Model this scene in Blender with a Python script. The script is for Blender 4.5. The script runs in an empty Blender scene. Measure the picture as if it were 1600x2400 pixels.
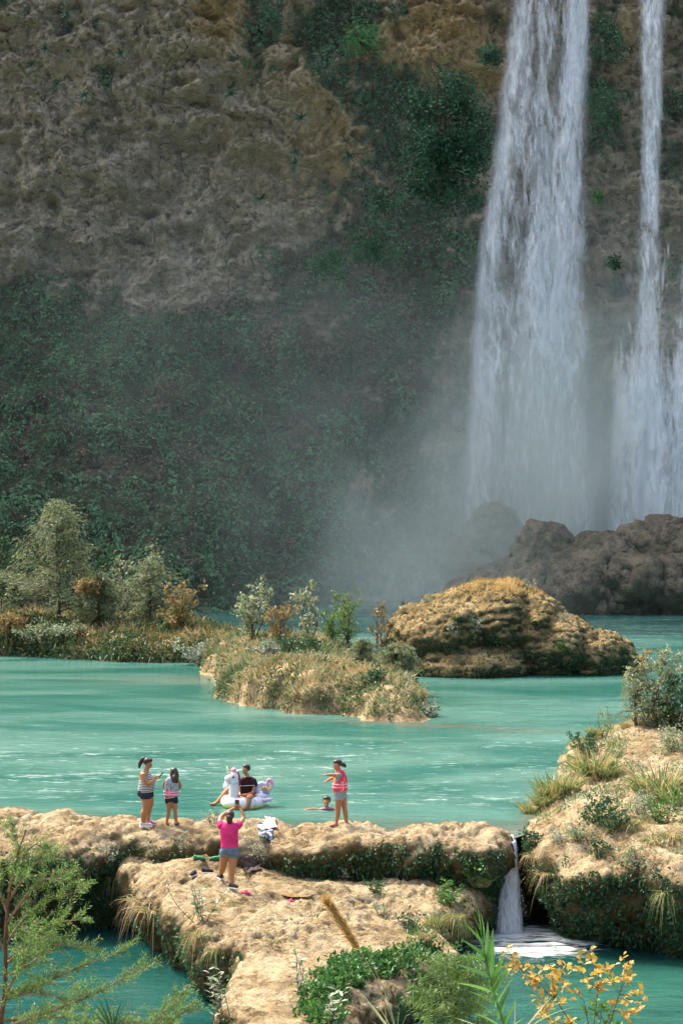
import bpy, bmesh, math, random
import numpy as np
from mathutils import Vector, Matrix

# ------------------------------------------------------------------ camera, world, sun, exposure
F = 4667.0          # focal length in photograph pixels (1600 x 2400 frame)
H = 7.07            # eye height above the upper pool
scene = bpy.context.scene
COL = scene.collection
cam_d = bpy.data.cameras.new('camera'); cam_d.sensor_fit = 'VERTICAL'; cam_d.sensor_height = 36.0
cam_d.lens = 36.0 * F / 2400.0; cam_d.clip_start = 0.3; cam_d.clip_end = 1500.0
cam = bpy.data.objects.new('camera', cam_d); COL.objects.link(cam)
cam.location = (0, 0, H); cam.rotation_euler = (math.radians(90), 0, 0)
scene.camera = cam

SUN = Vector((-0.44, 0.40, 0.80)).normalized()      # towards the sun: high, left and a little behind the cliff
elev = math.asin(SUN.z); azim = math.atan2(SUN.x, SUN.y)
world = bpy.data.worlds.new('World'); scene.world = world; world.use_nodes = True
wn = world.node_tree; bg = wn.nodes['Background']
sky = wn.nodes.new('ShaderNodeTexSky'); sky.sky_type = 'NISHITA'; sky.sun_disc = False
sky.sun_elevation = elev; sky.sun_rotation = azim; sky.air_density = 1.0; sky.dust_density = 7.0; sky.ozone_density = 0.0
wn.links.new(sky.outputs[0], bg.inputs[0]); bg.inputs[1].default_value = 0.15
sun_d = bpy.data.lights.new('sun', 'SUN'); sun_d.energy = 2.0; sun_d.angle = math.radians(0.5); sun_d.color = (1.0, 0.93, 0.80)
sun_o = bpy.data.objects.new('sun', sun_d); COL.objects.link(sun_o)
sun_o.rotation_euler = (-SUN).to_track_quat('-Z', 'Y').to_euler()
scene.view_settings.view_transform = 'Standard'; scene.view_settings.look = 'None'
scene.view_settings.exposure = 1.75; scene.view_settings.gamma = 1.0; scene.view_settings.use_curve_mapping = False
cy = scene.cycles
cy.use_denoising = True; cy.use_adaptive_sampling = True; cy.adaptive_threshold = 0.025; cy.max_bounces = 6; cy.diffuse_bounces = 3; cy.glossy_bounces = 3; cy.transmission_bounces = 4
cy.transparent_max_bounces = 24; cy.volume_bounces = 1; cy.sample_clamp_indirect = 6.0
cy.volume_step_rate = 4.0; cy.volume_max_steps = 32

random.seed(5)
R = np.random.RandomState(11)

# ------------------------------------------------------------------ small helpers
def Wp(px, py, d):
    return np.array([(px - 800) * d / F, d, H - (py - 1200) * d / F])
def Gp(px, py, z):
    d = F * (H - z) / (py - 1200)
    return np.array([(px - 800) * d / F, d, z])
def sm(a, b, x):
    t = np.clip((np.asarray(x, float) - a) / (b - a), 0, 1); return t * t * (3 - 2 * t)

_rs = np.random.RandomState(3)
_perm = np.concatenate([_rs.permutation(256)] * 3)
_g = _rs.normal(size=(256, 3)); _g /= np.linalg.norm(_g, axis=1)[:, None]
def pnoise(p):
    p = np.asarray(p, float); i0 = np.floor(p); f = p - i0; i = i0.astype(np.int64) & 255
    u = f * f * f * (f * (f * 6 - 15) + 10); out = np.zeros(len(p))
    for dx in (0, 1):
        hx = _perm[(i[:, 0] + dx) & 255]; wx = u[:, 0] if dx else 1 - u[:, 0]
        for dy in (0, 1):
            hy = _perm[hx + ((i[:, 1] + dy) & 255)]; wy = wx * (u[:, 1] if dy else 1 - u[:, 1])
            for dz in (0, 1):
                g = _g[_perm[hy + ((i[:, 2] + dz) & 255)]]
                w = wy * (u[:, 2] if dz else 1 - u[:, 2])
                out += w * (g[:, 0] * (f[:, 0] - dx) + g[:, 1] * (f[:, 1] - dy) + g[:, 2] * (f[:, 2] - dz))
    return out * 1.7
def fbm(p, octv=4, gain=0.5, lac=2.07):
    p = np.asarray(p, float); a = 1.0; s = 0; o = np.zeros(len(p))
    for k in range(octv):
        o += a * pnoise(p + 17.3 * k); s += a; a *= gain; p = p * lac
    return o / s
def ridged(p, octv=4, gain=0.5):
    p = np.asarray(p, float); a = 1.0; s = 0; o = np.zeros(len(p))
    for k in range(octv):
        o += a * (1 - 2 * np.abs(pnoise(p + 31.7 * k))); s += a; a *= gain; p = p * 2.1
    return o / s

def tag(o, label=None, cat=None, group=None, kind=None):
    if label: o['label'] = label
    if cat: o['category'] = cat
    if group: o['group'] = group
    if kind: o['kind'] = kind
    return o
def link(name, me, parent=None, loc=None, rz=0.0, sc=1.0):
    o = bpy.data.objects.new(name, me); COL.objects.link(o)
    if loc is not None: o.location = Vector([float(c) for c in loc])
    if rz: o.rotation_euler = (0, 0, rz)
    if sc != 1.0: o.scale = (sc, sc, sc) if not hasattr(sc, '__len__') else sc
    if parent: o.parent = parent
    return o
def mesh_np(name, verts, faces, mat=None, smooth=False, attrs=None):
    """faces: list of int arrays (n,3) or (n,4)"""
    me = bpy.data.meshes.new(name)
    verts = np.asarray(verts, np.float32)
    faces = [np.asarray(f, np.int32) for f in faces if len(f)]
    me.vertices.add(len(verts)); me.vertices.foreach_set('co', verts.ravel())
    nl = sum(f.size for f in faces); npo = sum(len(f) for f in faces)
    me.loops.add(nl); me.polygons.add(npo)
    me.loops.foreach_set('vertex_index', np.concatenate([f.ravel() for f in faces]))
    starts = []; c = 0
    for f in faces:
        starts.append(c + np.arange(len(f)) * f.shape[1]); c += f.size
    me.polygons.foreach_set('loop_start', np.concatenate(starts).astype(np.int32))
    me.polygons.foreach_set('use_smooth', np.full(npo, bool(smooth)))
    me.update(calc_edges=True)
    for k, (dom, arr) in (attrs or {}).items():
        a = me.attributes.new(k, 'FLOAT', dom); a.data.foreach_set('value', np.asarray(arr, np.float32))
    if mat: me.materials.append(mat)
    return me
class MB:
    """collects quads and triangles with a random value for each face"""
    def __init__(s): s.v = []; s.q = []; s.t = []; s.rq = []; s.rt = []; s.n = 0
    def add(s, v, q=None, t=None, rq=None, rt=None):
        v = np.asarray(v, float).reshape(-1, 3)
        if q is not None and len(q):
            q = np.asarray(q); s.q.append(q + s.n); s.rq.append(np.broadcast_to(R.rand(len(q)) if rq is None else rq, len(q)))
        if t is not None and len(t):
            t = np.asarray(t); s.t.append(t + s.n); s.rt.append(np.broadcast_to(R.rand(len(t)) if rt is None else rt, len(t)))
        s.v.append(v); s.n += len(v)
    def mesh(s, name, mat, smooth=False):
        v = np.concatenate(s.v); fs = []; rr = []
        if s.q: fs.append(np.concatenate(s.q)); rr.append(np.concatenate(s.rq))
        if s.t: fs.append(np.concatenate(s.t)); rr.append(np.concatenate(s.rt))
        return mesh_np(name, v, fs, mat, smooth, {'rnd': ('FACE', np.concatenate(rr))})
def unit(a):
    a = np.asarray(a, float); return a / (np.linalg.norm(a, axis=-1, keepdims=True) + 1e-9)
def leaves(P, D, L, Wd, Nn=None, cup=0.12):
    """pointed leaves with a folded midrib: base, two sides, tip"""
    P = np.asarray(P, float); n = len(P); D = unit(D)
    if Nn is None: Nn = R.normal(size=(n, 3))
    S = unit(np.cross(D, Nn)); U = np.cross(S, D)
    L = np.broadcast_to(L, n)[:, None]; Wd = np.broadcast_to(Wd, n)[:, None]
    b = P; t = P + D * L - U * L * cup; m = P + D * L * 0.45
    l = m + S * Wd * 0.5 + U * L * cup; r = m - S * Wd * 0.5 + U * L * cup
    v = np.stack([b, l, t, r], 1).reshape(-1, 3)
    return v, np.arange(n * 4).reshape(n, 4)
def tube(pts, rad, nseg=6, cap=True):
    pts = np.asarray(pts, float); k = len(pts); rad = np.broadcast_to(np.asarray(rad, float), k)
    T = unit(np.gradient(pts, axis=0))
    ref = np.array([0.13, 0.21, 1.0]) if abs(T[:, 2]).mean() < 0.85 else np.array([1.0, 0.17, 0.1])
    A = unit(np.cross(T, ref)); B = np.cross(T, A)
    an = np.linspace(0, 2 * np.pi, nseg, endpoint=False)
    v = pts[:, None, :] + rad[:, None, None] * (np.cos(an)[None, :, None] * A[:, None, :] + np.sin(an)[None, :, None] * B[:, None, :])
    v = v.reshape(-1, 3); i = np.arange(k - 1)[:, None] * nseg; j = np.arange(nseg)[None, :]; j2 = (j + 1) % nseg
    q = np.stack([i + j, i + j2, i + nseg + j2, i + nseg + j], -1).reshape(-1, 4)
    t = []
    if cap:
        v = np.concatenate([v, pts[:1] - T[:1] * rad[0] * 0.6, pts[-1:] + T[-1:] * rad[-1] * 0.6]); c0 = k * nseg; c1 = c0 + 1
        t = np.array([[c0, (a + 1) % nseg, a] for a in range(nseg)] + [[c1, (k - 1) * nseg + a, (k - 1) * nseg + (a + 1) % nseg] for a in range(nseg)])
    return v, q, t
def smooth_path(pts, n=8, closed=False):
    P = np.asarray(pts, float); out = []; k = len(P); m = k if closed else k - 1
    for i in range(m):
        p0 = P[(i - 1) % k] if (closed or i > 0) else P[0]; p1 = P[i]; p2 = P[(i + 1) % k]
        p3 = P[(i + 2) % k] if (closed or i + 2 < k) else P[-1]
        for t in np.arange(n) / n:
            out.append(0.5 * ((2 * p1) + (-p0 + p2) * t + (2 * p0 - 5 * p1 + 4 * p2 - p3) * t * t + (-p0 + 3 * p1 - 3 * p2 + p3) * t ** 3))
    if not closed: out.append(P[-1])
    return np.array(out)
def ico(c, r, sub=3, rot=None):
    bm = bmesh.new(); bmesh.ops.create_icosphere(bm, subdivisions=sub, radius=1.0)
    v = np.array([x.co[:] for x in bm.verts]) * np.asarray(r, float)
    t = np.array([[x.index for x in f.verts] for f in bm.faces]); bm.free()
    if rot is not None: v = v @ np.array(rot.to_matrix()).T
    return v + np.asarray(c, float), t
def remesh(vs, fs, voxel, smooth_it=0, fac=0.5):
    """vs, fs: raw lists from several closed pieces -> one continuous surface"""
    me = mesh_np('tmp', vs, fs); ob = bpy.data.objects.new('tmp', me); COL.objects.link(ob)
    m = ob.modifiers.new('r', 'REMESH'); m.mode = 'VOXEL'; m.voxel_size = voxel; m.adaptivity = 0
    if smooth_it:
        s = ob.modifiers.new('s', 'SMOOTH'); s.factor = fac; s.iterations = smooth_it
    bpy.context.view_layer.update(); dg = bpy.context.evaluated_depsgraph_get()
    out = bpy.data.meshes.new_from_object(ob.evaluated_get(dg))
    bpy.data.objects.remove(ob); bpy.data.meshes.remove(me)
    return out
def coords(me):
    a = np.empty(len(me.vertices) * 3, np.float32); me.vertices.foreach_get('co', a); return a.reshape(-1, 3).astype(float)
def normals(me):
    me.update(); a = np.empty(len(me.vertices) * 3, np.float32); me.vertex_normals.foreach_get('vector', a); return a.reshape(-1, 3).astype(float)
def setco(me, v):
    me.vertices.foreach_set('co', np.asarray(v, np.float32).ravel()); me.update()
def allsmooth(me):
    me.polygons.foreach_set('use_smooth', np.ones(len(me.polygons), bool)); me.update()
def vattr(me, name, arr):
    a = me.attributes.new(name, 'FLOAT', 'POINT'); a.data.foreach_set('value', np.asarray(arr, np.float32))
def scatter(me, n, mask=None, seed=0):
    """random points and normals on a mesh, kept where mask(P, N) exceeds a random number"""
    rs = np.random.RandomState(seed); me.calc_loop_triangles(); k = len(me.loop_triangles)
    tv = np.empty(k * 3, np.int32); me.loop_triangles.foreach_get('vertices', tv); tv = tv.reshape(-1, 3)
    V = coords(me); a, b, c = V[tv[:, 0]], V[tv[:, 1]], V[tv[:, 2]]
    cr = np.cross(b - a, c - a); ar = np.linalg.norm(cr, axis=1); N = cr / (ar[:, None] + 1e-12)
    if mask is not None: ar = ar * np.clip(mask((a + b + c) / 3, N), 0, 1)
    idx = np.searchsorted(np.cumsum(ar) / ar.sum(), rs.rand(n)).clip(0, k - 1)
    u = rs.rand(n, 1); w = rs.rand(n, 1); fl = (u + w) > 1; u = np.where(fl, 1 - u, u); w = np.where(fl, 1 - w, w)
    return a[idx] + (b[idx] - a[idx]) * u + (c[idx] - a[idx]) * w, N[idx]
def poly_sd(X, Y, poly):
    """signed distance to a closed polygon, positive inside"""
    poly = np.asarray(poly, float); d = np.full(X.shape, 1e9); ins = np.zeros(X.shape, bool); n = len(poly)
    for i in range(n):
        ax, ay = poly[i]; bx, by = poly[(i + 1) % n]; ex, ey = bx - ax, by - ay
        t = np.clip(((X - ax) * ex + (Y - ay) * ey) / (ex * ex + ey * ey + 1e-12), 0, 1)
        d = np.minimum(d, np.hypot(X - ax - t * ex, Y - ay - t * ey))
        c = ((ay > Y) != (by > Y)) & (X < (bx - ax) * (Y - ay) / (by - ay + 1e-12) + ax); ins ^= c
    return np.where(ins, d, -d)
def idw(ctrl, p=1.6):
    C = np.asarray(ctrl, float)
    def f(x, y):
        w = 1.0 / ((np.asarray(x)[:, None] - C[None, :, 0]) ** 2 + (np.asarray(y)[:, None] - C[None, :, 1]) ** 2 + 0.15) ** p
        return (w * C[None, :, 2]).sum(1) / w.sum(1)
    return f
def grid_faces(nr, nc):
    i = np.arange(nr - 1)[:, None] * nc; j = np.arange(nc - 1)[None, :]
    return np.stack([i + j, i + j + 1, i + nc + j + 1, i + nc + j], -1).reshape(-1, 4)
def slab(outline, h, zb, prof, voxel, wob=0.15, seed=0, step=0.25):
    """a rock shelf: outline (x, y), top height h(x, y), undercut sides given by prof [(fraction down, inset)]"""
    o = smooth_path(outline, 10, True)
    seg = np.linalg.norm(np.roll(o, -1, 0) - o, axis=1); s = np.concatenate([[0], np.cumsum(seg)]); n = int(s[-1] / step)
    t = np.linspace(0, s[-1], n, endpoint=False); oc = np.vstack([o, o[:1]])
    o = np.stack([np.interp(t, s, oc[:, k]) for k in (0, 1)], 1)
    area = 0.5 * np.sum(o[:, 0] * np.roll(o[:, 1], -1) - np.roll(o[:, 0], -1) * o[:, 1])
    if area < 0: o = o[::-1].copy()
    tg = unit(np.roll(o, -2, 0) - np.roll(o, 2, 0)); inn = np.stack([-tg[:, 1], tg[:, 0]], 1)
    wobv = fbm(np.c_[o * 0.9, np.full(n, seed * 3.1)], 4) * wob
    rings = []
    for fr, ins in prof:
        pn = fbm(np.c_[o * 0.7, np.full(n, fr * 1.5 + seed)], 3) * wob * 1.2
        q = o + inn * (ins + wobv + pn)[:, None]; rings.append(np.c_[q, np.full(n, zb * fr)])
    m = len(rings); v = np.concatenate(rings)
    i = np.arange(m - 1)[:, None] * n; j = np.arange(n)[None, :]; j2 = (j + 1) % n
    q = np.stack([i + n + j, i + n + j2, i + j2, i + j], -1).reshape(-1, 4)
    bm = bmesh.new(); bv = [bm.verts.new(c) for c in v]
    for f in q: bm.faces.new([bv[k] for k in f])
    bm.faces.new(bv[:n]); bm.faces.new(bv[(m - 1) * n:][::-1])
    bmesh.ops.triangulate(bm, faces=[f for f in bm.faces if len(f.verts) > 4])
    bm.verts.index_update(); T = [[x.index for x in f.verts] for f in bm.faces]; bm.free()
    me = remesh(v, [np.array([f for f in T if len(f) == 4]), np.array([f for f in T if len(f) == 3])], voxel, 2)
    V = coords(me); w = np.clip(1 - V[:, 2] / zb, 0, 1); V[:, 2] += sm(0.0, 1.0, w) * h(V[:, 0], V[:, 1]); setco(me, V)
    return me
def roughen(me, layers, mod=False):
    """push vertices along their normals by layers of noise (scale, amplitude, kind)"""
    for sc, am, kind in layers:
        V = coords(me); N = normals(me); p = V * sc
        k = {'f': lambda: fbm(p, 3), 'r': lambda: ridged(p, 3), 'b': lambda: np.abs(fbm(p, 3)) * 2 - .4, 's': lambda: fbm(p * [1, 1, 3.5], 3)}[kind]()
        if mod and sc > 2: k = k * (.3 + 1.1 * sm(-.25, .3, fbm(V * .45 + 5, 3)))      # smooth worn areas between rough crust
        setco(me, V + N * (k * am)[:, None])
    allsmooth(me)
def trim(me, zmin, ymax=1e9):
    bm = bmesh.new(); bm.from_mesh(me); bmesh.ops.delete(bm, geom=[v for v in bm.verts if v.co.z < zmin or v.co.y > ymax], context='VERTS'); bm.to_mesh(me); bm.free(); allsmooth(me)
def raycast(px, py):
    dg = bpy.context.evaluated_depsgraph_get()
    d = Vector(((px - 800) / F, 1.0, -(py - 1200) / F)).normalized()
    ok, loc, nor, _, ob, _ = scene.ray_cast(dg, Vector((0, 0, H)), d)
    return (np.array(loc), np.array(nor), ob) if ok else (None, None, None)
def drop(x, y, z0=60.0):
    dg = bpy.context.evaluated_depsgraph_get()
    ok, loc, nor, _, ob, _ = scene.ray_cast(dg, Vector((float(x), float(y), z0)), Vector((0, 0, -1)))
    return np.array(loc) if ok else None

# ------------------------------------------------------------------ materials
class NT:
    def __init__(s, name):
        s.m = bpy.data.materials.new(name); s.m.use_nodes = True; s.t = s.m.node_tree; s.t.nodes.clear()
        s.out = s.t.nodes.new('ShaderNodeOutputMaterial')
    def n(s, ty, ins=None, **kw):
        x = s.t.nodes.new('ShaderNode' + ty)
        for k, v in kw.items(): setattr(x, k, v)
        for k, v in (ins or {}).items(): s.put(x.inputs[k], v)
        return x
    def put(s, sock, v):
        if isinstance(v, bpy.types.NodeSocket): s.t.links.new(v, sock)
        elif isinstance(v, bpy.types.Node): s.t.links.new(v.outputs[0], sock)
        else:
            if hasattr(sock.default_value, '__len__') and hasattr(v, '__len__') and len(sock.default_value) == 4 and len(v) == 3: v = (*v, 1)
            sock.default_value = v
    def math(s, op, a, b=0.0, c=None, clamp=False):
        x = s.n('Math', operation=op, use_clamp=clamp); s.put(x.inputs[0], a); s.put(x.inputs[1], b)
        if c is not None: s.put(x.inputs[2], c)
        return x.outputs[0]
    def noise(s, vec, scale, detail=5, rough=0.55, dist=0.0):
        return s.n('TexNoise', {'Vector': vec, 'Scale': scale, 'Detail': detail, 'Roughness': rough, 'Distortion': dist}).outputs[0]
    def ramp(s, fac, stops, interp='LINEAR'):
        x = s.n('ValToRGB'); s.put(x.inputs[0], fac); cr = x.color_ramp; cr.interpolation = interp
        while len(cr.elements) < len(stops): cr.elements.new(0.5)
        for e, (p, c) in zip(cr.elements, stops): e.position = p; e.color = (*c, 1) if hasattr(c, '__len__') else (c, c, c, 1)
        return x.outputs[0]
    def rng(s, v, a, b, c=0.0, d=1.0):
        x = s.n('MapRange', interpolation_type='SMOOTHSTEP'); s.put(x.inputs[0], v)
        for k, q in zip((1, 2, 3, 4), (a, b, c, d)): x.inputs[k].default_value = q
        return x.outputs[0]
    def mix(s, f, a, b, mode='MIX'):
        x = s.n('Mix', data_type='RGBA', blend_type=mode); s.put(x.inputs[0], f); s.put(x.inputs[6], a); s.put(x.inputs[7], b); return x.outputs[2]
    def attr(s, name): return s.n('Attribute', attribute_name=name).outputs['Fac']
    def pos(s): return s.n('NewGeometry').outputs['Position']
    def nz(s):
        return s.n('SeparateXYZ', {0: s.n('NewGeometry').outputs['Normal']}).outputs[2]
    def scale(s, vec, k):
        x = s.n('VectorMath', operation='MULTIPLY'); s.put(x.inputs[0], vec); x.inputs[1].default_value = k; return x.outputs[0]
    def bump(s, h, strength=0.5, dist=0.1):
        return s.n('Bump', {'Height': h, 'Strength': strength, 'Distance': dist}).outputs[0]
    def bsdf(s, col, rough=0.8, spec=0.3, normal=None, **ins):
        b = s.n('BsdfPrincipled', {'Base Color': col, 'Roughness': rough, 'Specular IOR Level': spec})
        if normal is not None: s.put(b.inputs['Normal'], normal)
        for k, v in ins.items(): s.put(b.inputs[k.replace('_', ' ')], v)
        return b.outputs[0]
    def done(s, sh, vol=None):
        if sh is not None: s.t.links.new(sh, s.out.inputs[0])
        if vol is not None: s.t.links.new(vol, s.out.inputs[1])
        return s.m
def leaf_mat(name, stops, trans=0.35, big=0.0):
    n = NT(name); c = n.ramp(n.attr('rnd'), stops)
    if big:
        c = n.mix(n.rng(n.noise(n.pos(), big, 3), 0.35, 0.65), c, n.mix(1.0, c, (0.55, 0.6, 0.5), 'MULTIPLY'))
    d = n.n('BsdfDiffuse', {'Color': c}).outputs[0]; t = n.n('BsdfTranslucent', {'Color': c}).outputs[0]
    m = n.n('MixShader', {0: trans, 1: d, 2: t}).outputs[0]
    g = n.n('BsdfGlossy', {'Color': (1, 1, 1), 'Roughness': 0.45}).outputs[0]
    return n.done(n.n('MixShader', {0: 0.03, 1: m, 2: g}).outputs[0])
def plain(name, col, rough=0.7, spec=0.3, var=0.12, sc=14.0):
    n = NT(name); k = n.noise(n.pos(), sc, 3)
    c = n.mix(n.rng(k, 0.3, 0.7), tuple(x * (1 - var) for x in col), tuple(min(1, x * (1 + var)) for x in col))
    return n.done(n.bsdf(c, rough, spec))
def rock_mat(name, pale, mid, dark, moss, moss_lo=0.35, moss_hi=0.75, mossy=1.0, sc=1.0, bump=0.5):
    n = NT(name); p = n.pos()
    a = n.noise(p, 0.55 * sc, 6, 0.6, 0.6); b = n.noise(p, 3.2 * sc, 7, 0.65, 0.3); f = n.noise(p, 13 * sc, 5, 0.7)
    k = n.math('ADD', n.math('MULTIPLY', a, 0.34), n.math('ADD', n.math('MULTIPLY', b, 0.36), n.math('MULTIPLY', f, 0.30)))
    c = n.ramp(k, [(0.42, dark), (0.475, mid), (0.53, pale), (0.64, tuple(min(1, x * 1.15) for x in pale))])
    pit = n.n('TexVoronoi', {'Vector': n.mix(0.25, p, n.n('TexNoise', {'Vector': p, 'Scale': 2.0 * sc}).outputs[1]), 'Scale': 5.5 * sc}).outputs[0]
    pitf = n.math('MULTIPLY', n.rng(pit, 0.0, 0.22, 1, 0), n.rng(b, 0.45, 0.62))
    c = n.mix(n.math('MULTIPLY', pitf, 0.75), c, dark)
    pt2 = n.n('TexVoronoi', {'Vector': n.mix(0.2, p, n.n('TexNoise', {'Vector': p, 'Scale': 6.0 * sc}).outputs[1]), 'Scale': 15 * sc}).outputs[0]
    pf2 = n.math('MULTIPLY', n.rng(pt2, 0.05, 0.3, 1, 0), n.rng(a, 0.42, 0.6)); c = n.mix(n.math('MULTIPLY', pf2, 0.6), c, dark)
    mo = n.noise(p, 1.5 * sc, 6, 0.65)
    st = n.math('SUBTRACT', 1.0, n.nz())
    mf = n.math('MULTIPLY', n.rng(n.math('ADD', st, n.math('MULTIPLY', n.math('SUBTRACT', mo, 0.5), 1.6)), moss_lo, moss_hi), mossy)
    mc = n.mix(n.rng(f, 0.4, 0.6), moss, n.mix(0.5, moss, dark))
    c = n.mix(n.math('MULTIPLY', n.rng(n.noise(p, 0.85 * sc, 5, 0.7, 0.8), 0.49, 0.63), 0.75), c, n.mix(0.4, mid, moss))
    c = n.mix(mf, c, mc)
    hgt = n.math('ADD', n.math('MULTIPLY', b, 0.7), n.math('ADD', n.math('MULTIPLY', f, 0.3), n.math('ADD', n.math('MULTIPLY', pitf, -0.3), n.math('MULTIPLY', pf2, -0.12))))
    return n.done(n.bsdf(c, 0.9, 0.15, n.bump(hgt, bump, 0.22 / sc)))

# ------------------------------------------------------------------ the cliff
CD = 166.0
def cliff_px(x, z): return 800 + x * F / CD, 1200 - (z - H) * F / CD
VEG = [(250, 1330, 480, 90, .9), (700, 1330, 250, 110, .8), (-150, 1000, 250, 350, 1.0), (180, 930, 330, 170, 1.1), (470, 1020, 260, 200, 1.0), (120, 1170, 300, 160, .8), (80, 690, 150, 90, .5), (330, 760, 220, 70, .6),
       (620, 640, 110, 60, .35), (790, 800, 240, 200, .75), (1000, 640, 150, 170, .9), (820, 1080, 340, 220, .8), (615, 60, 45, 170, .9),
       (770, 80, 90, 170, 1.0), (880, 220, 60, 130, .8), (900, 60, 70, 60, .5), (1020, 330, 110, 190, 1.3), (1420, 120, 50, 130, .9), (1400, 270, 40, 90, .8),
       (1410, 470, 40, 60, .5), (1575, 300, 50, 300, .8), (1150, 20, 40, 40, .4), (1145, 130, 35, 35, .6), (760, 610, 70, 70, .8), (870, 560, 80, 60, .7),
       (150, 60, 130, 70, .45), (420, 150, 90, 60, .25), (700, 420, 90, 60, .3), (130, 540, 60, 50, .3), (1430, 660, 40, 70, .6)]
BARE = [(350, 500, 230, 140, .7), (950, 120, 90, 80, .9), (1080, 90, 90, 90, .8), (480, 60, 90, 70, .8), (430, 640, 110, 70, .7), (60, 400, 110, 120, .6), (680, 250, 70, 110, .5),
        (1460, 130, 25, 40, .5), (330, 420, 160, 90, .5), (700, 480, 60, 60, .3)]
ORG = [(640, 200, 130, 200, .45), (720, 430, 130, 120, .4), (520, 60, 70, 70, 1), (960, 120, 110, 100, 1.1), (1090, 90, 100, 110, 1.1), (1140, 170, 60, 60, 1), (780, 260, 70, 110, .7), (840, 400, 100, 100, .6), (1480, 40, 50, 60, .8), (700, 100, 40, 60, .6),
       (1430, 180, 50, 70, .6), (1180, 190, 30, 60, .8)]
def blobs(B, px, py):
    s = 0
    for cx, cy, rx, ry, a in B: s = s + a * np.exp(-((px - cx) / rx) ** 2 - ((py - cy) / ry) ** 2)
    return s
def vegmask(x, z):
    px, py = cliff_px(x, z); n = fbm(np.c_[x * .28, z * .28, x * 0 + 4.0], 5, .6)
    return sm(0.2, 0.85, blobs(VEG, px, py) - 0.8 * blobs(BARE, px, py) + n * 1.25 + .35 * fbm(np.c_[x * 1.1, z * 1.1, x * 0 + 8.0], 3))
xs = np.concatenate([np.linspace(-150, -37, 24)[:-1], np.arange(-36, 40.01, 0.17), np.linspace(41, 95, 14)])
zs = np.concatenate([np.arange(-2, 52.01, 0.17), np.linspace(52.6, 96, 28)])
X, Z = np.meshgrid(xs, zs); X = X.ravel(); Z = Z.ravel()
tal = 1.0 - 0.72 * sm(-14, 4, X) - 0.28 * sm(3, 12, X)                 # green slope at the left foot
Y = CD - tal * 27 * (np.clip((27 - Z) / 27, 0, 1)) ** 1.35
pv = np.c_[X, Z * 0.9, np.full(len(X), 1.0)]
big = fbm(pv * 0.055, 3); rid = ridged(pv * np.array([.11, .16, 1]), 4); midn = fbm(pv * np.array([.45, .6, 1]), 4, .55); fine = ridged(pv * np.array([1.3, 1.7, 1]), 3, .55)
veg = vegmask(X, Z)
warp = np.c_[fbm(pv * .4 + 3, 3), fbm(pv * .4 + 13, 3), np.zeros(len(X))]
jag = ridged((pv + warp * 2.2) * np.array([.5, .8, 1]), 4, .6); jag2 = ridged((pv + warp * 1.2) * np.array([1.5, 2.2, 1]), 3, .6)
ledge = np.abs(((Z * 0.16 + fbm(pv * 0.12, 3) * 1.5) % 1.0) - 0.5) * 2
Y -= big * 4.0 + rid * 1.6 + midn * 1.7 * (1 - .5 * veg) + fine * 0.6 * (1 - .6 * veg) + ridged(pv * np.array([2.6, 2.2, 1]), 2) * .22 * (1 - veg) + sm(.55, .95, ledge) * 0.9 * (1 - veg) + (jag * .9 + jag2 * .38) * (1 - .7 * veg)
Y -= veg * np.clip(fbm(pv * .2 + 7, 3) + .15, -.1, 1) * 4.0 * sm(33, 24, Z) + veg * np.clip(fbm(pv * .5 + 17, 3), -.1, 1) * 1.2
bowl = np.exp(-((X - 17) / 9) ** 2); Y += bowl * 2.5
# the overhanging bulge with its cave above the left face
px_, py_ = cliff_px(X, Z)
Y -= 2.2 * sm(585, 545, px_) * sm(330, 60, py_) * sm(200, 420, px_)
Y += 1.8 * np.exp(-((px_ - 495) / 42) ** 2 - ((py_ - 62) / 14) ** 2)
Y += 1.6 * np.exp(-((px_ - 360) / 150) ** 2 - ((py_ - 345) / 26) ** 2)
for cx, cyy, rx, ry, a in [(15, 78, 26, 10, 2.2), (320, 45, 30, 8, 1.2), (382, 52, 12, 5, 1.2), (520, 112, 22, 7, 1.2), (480, 158, 34, 7, 1.3), (440, 212, 36, 9, 1.6), (470, 255, 28, 9, 1.6), (250, 68, 18, 6, 1), (90, 300, 24, 9, 1.3), (130, 480, 14, 9, 1.8), (75, 470, 16, 9, 1.4), (360, 508, 20, 10, 1.8), (318, 565, 26, 9, 1.8), (690, 118, 30, 6, 1.6), (560, 295, 16, 8, 1.2), (475, 590, 10, 7, 1.2), (600, 215, 6, 12, 1.0), (240, 262, 40, 6, .9), (330, 320, 60, 8, 1.1), (820, 250, 16, 8, 1.4), (1100, 50, 40, 7, 1.2), (1010, 30, 50, 8, 1.2), (930, 100, 10, 30, .8), (700, 180, 12, 8, 1.0)]:
    r4 = (((px_ - cx + 9 * jag) / rx) ** 2 + ((py_ - cyy + 7 * jag2) / ry) ** 2) ** 1.5
    Y += a * np.exp(-r4) - .35 * a * np.exp(-((px_ - cx) / rx / 1.2) ** 2 - ((py_ - cyy + ry * 1.9) / ry / .9) ** 2)
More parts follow.
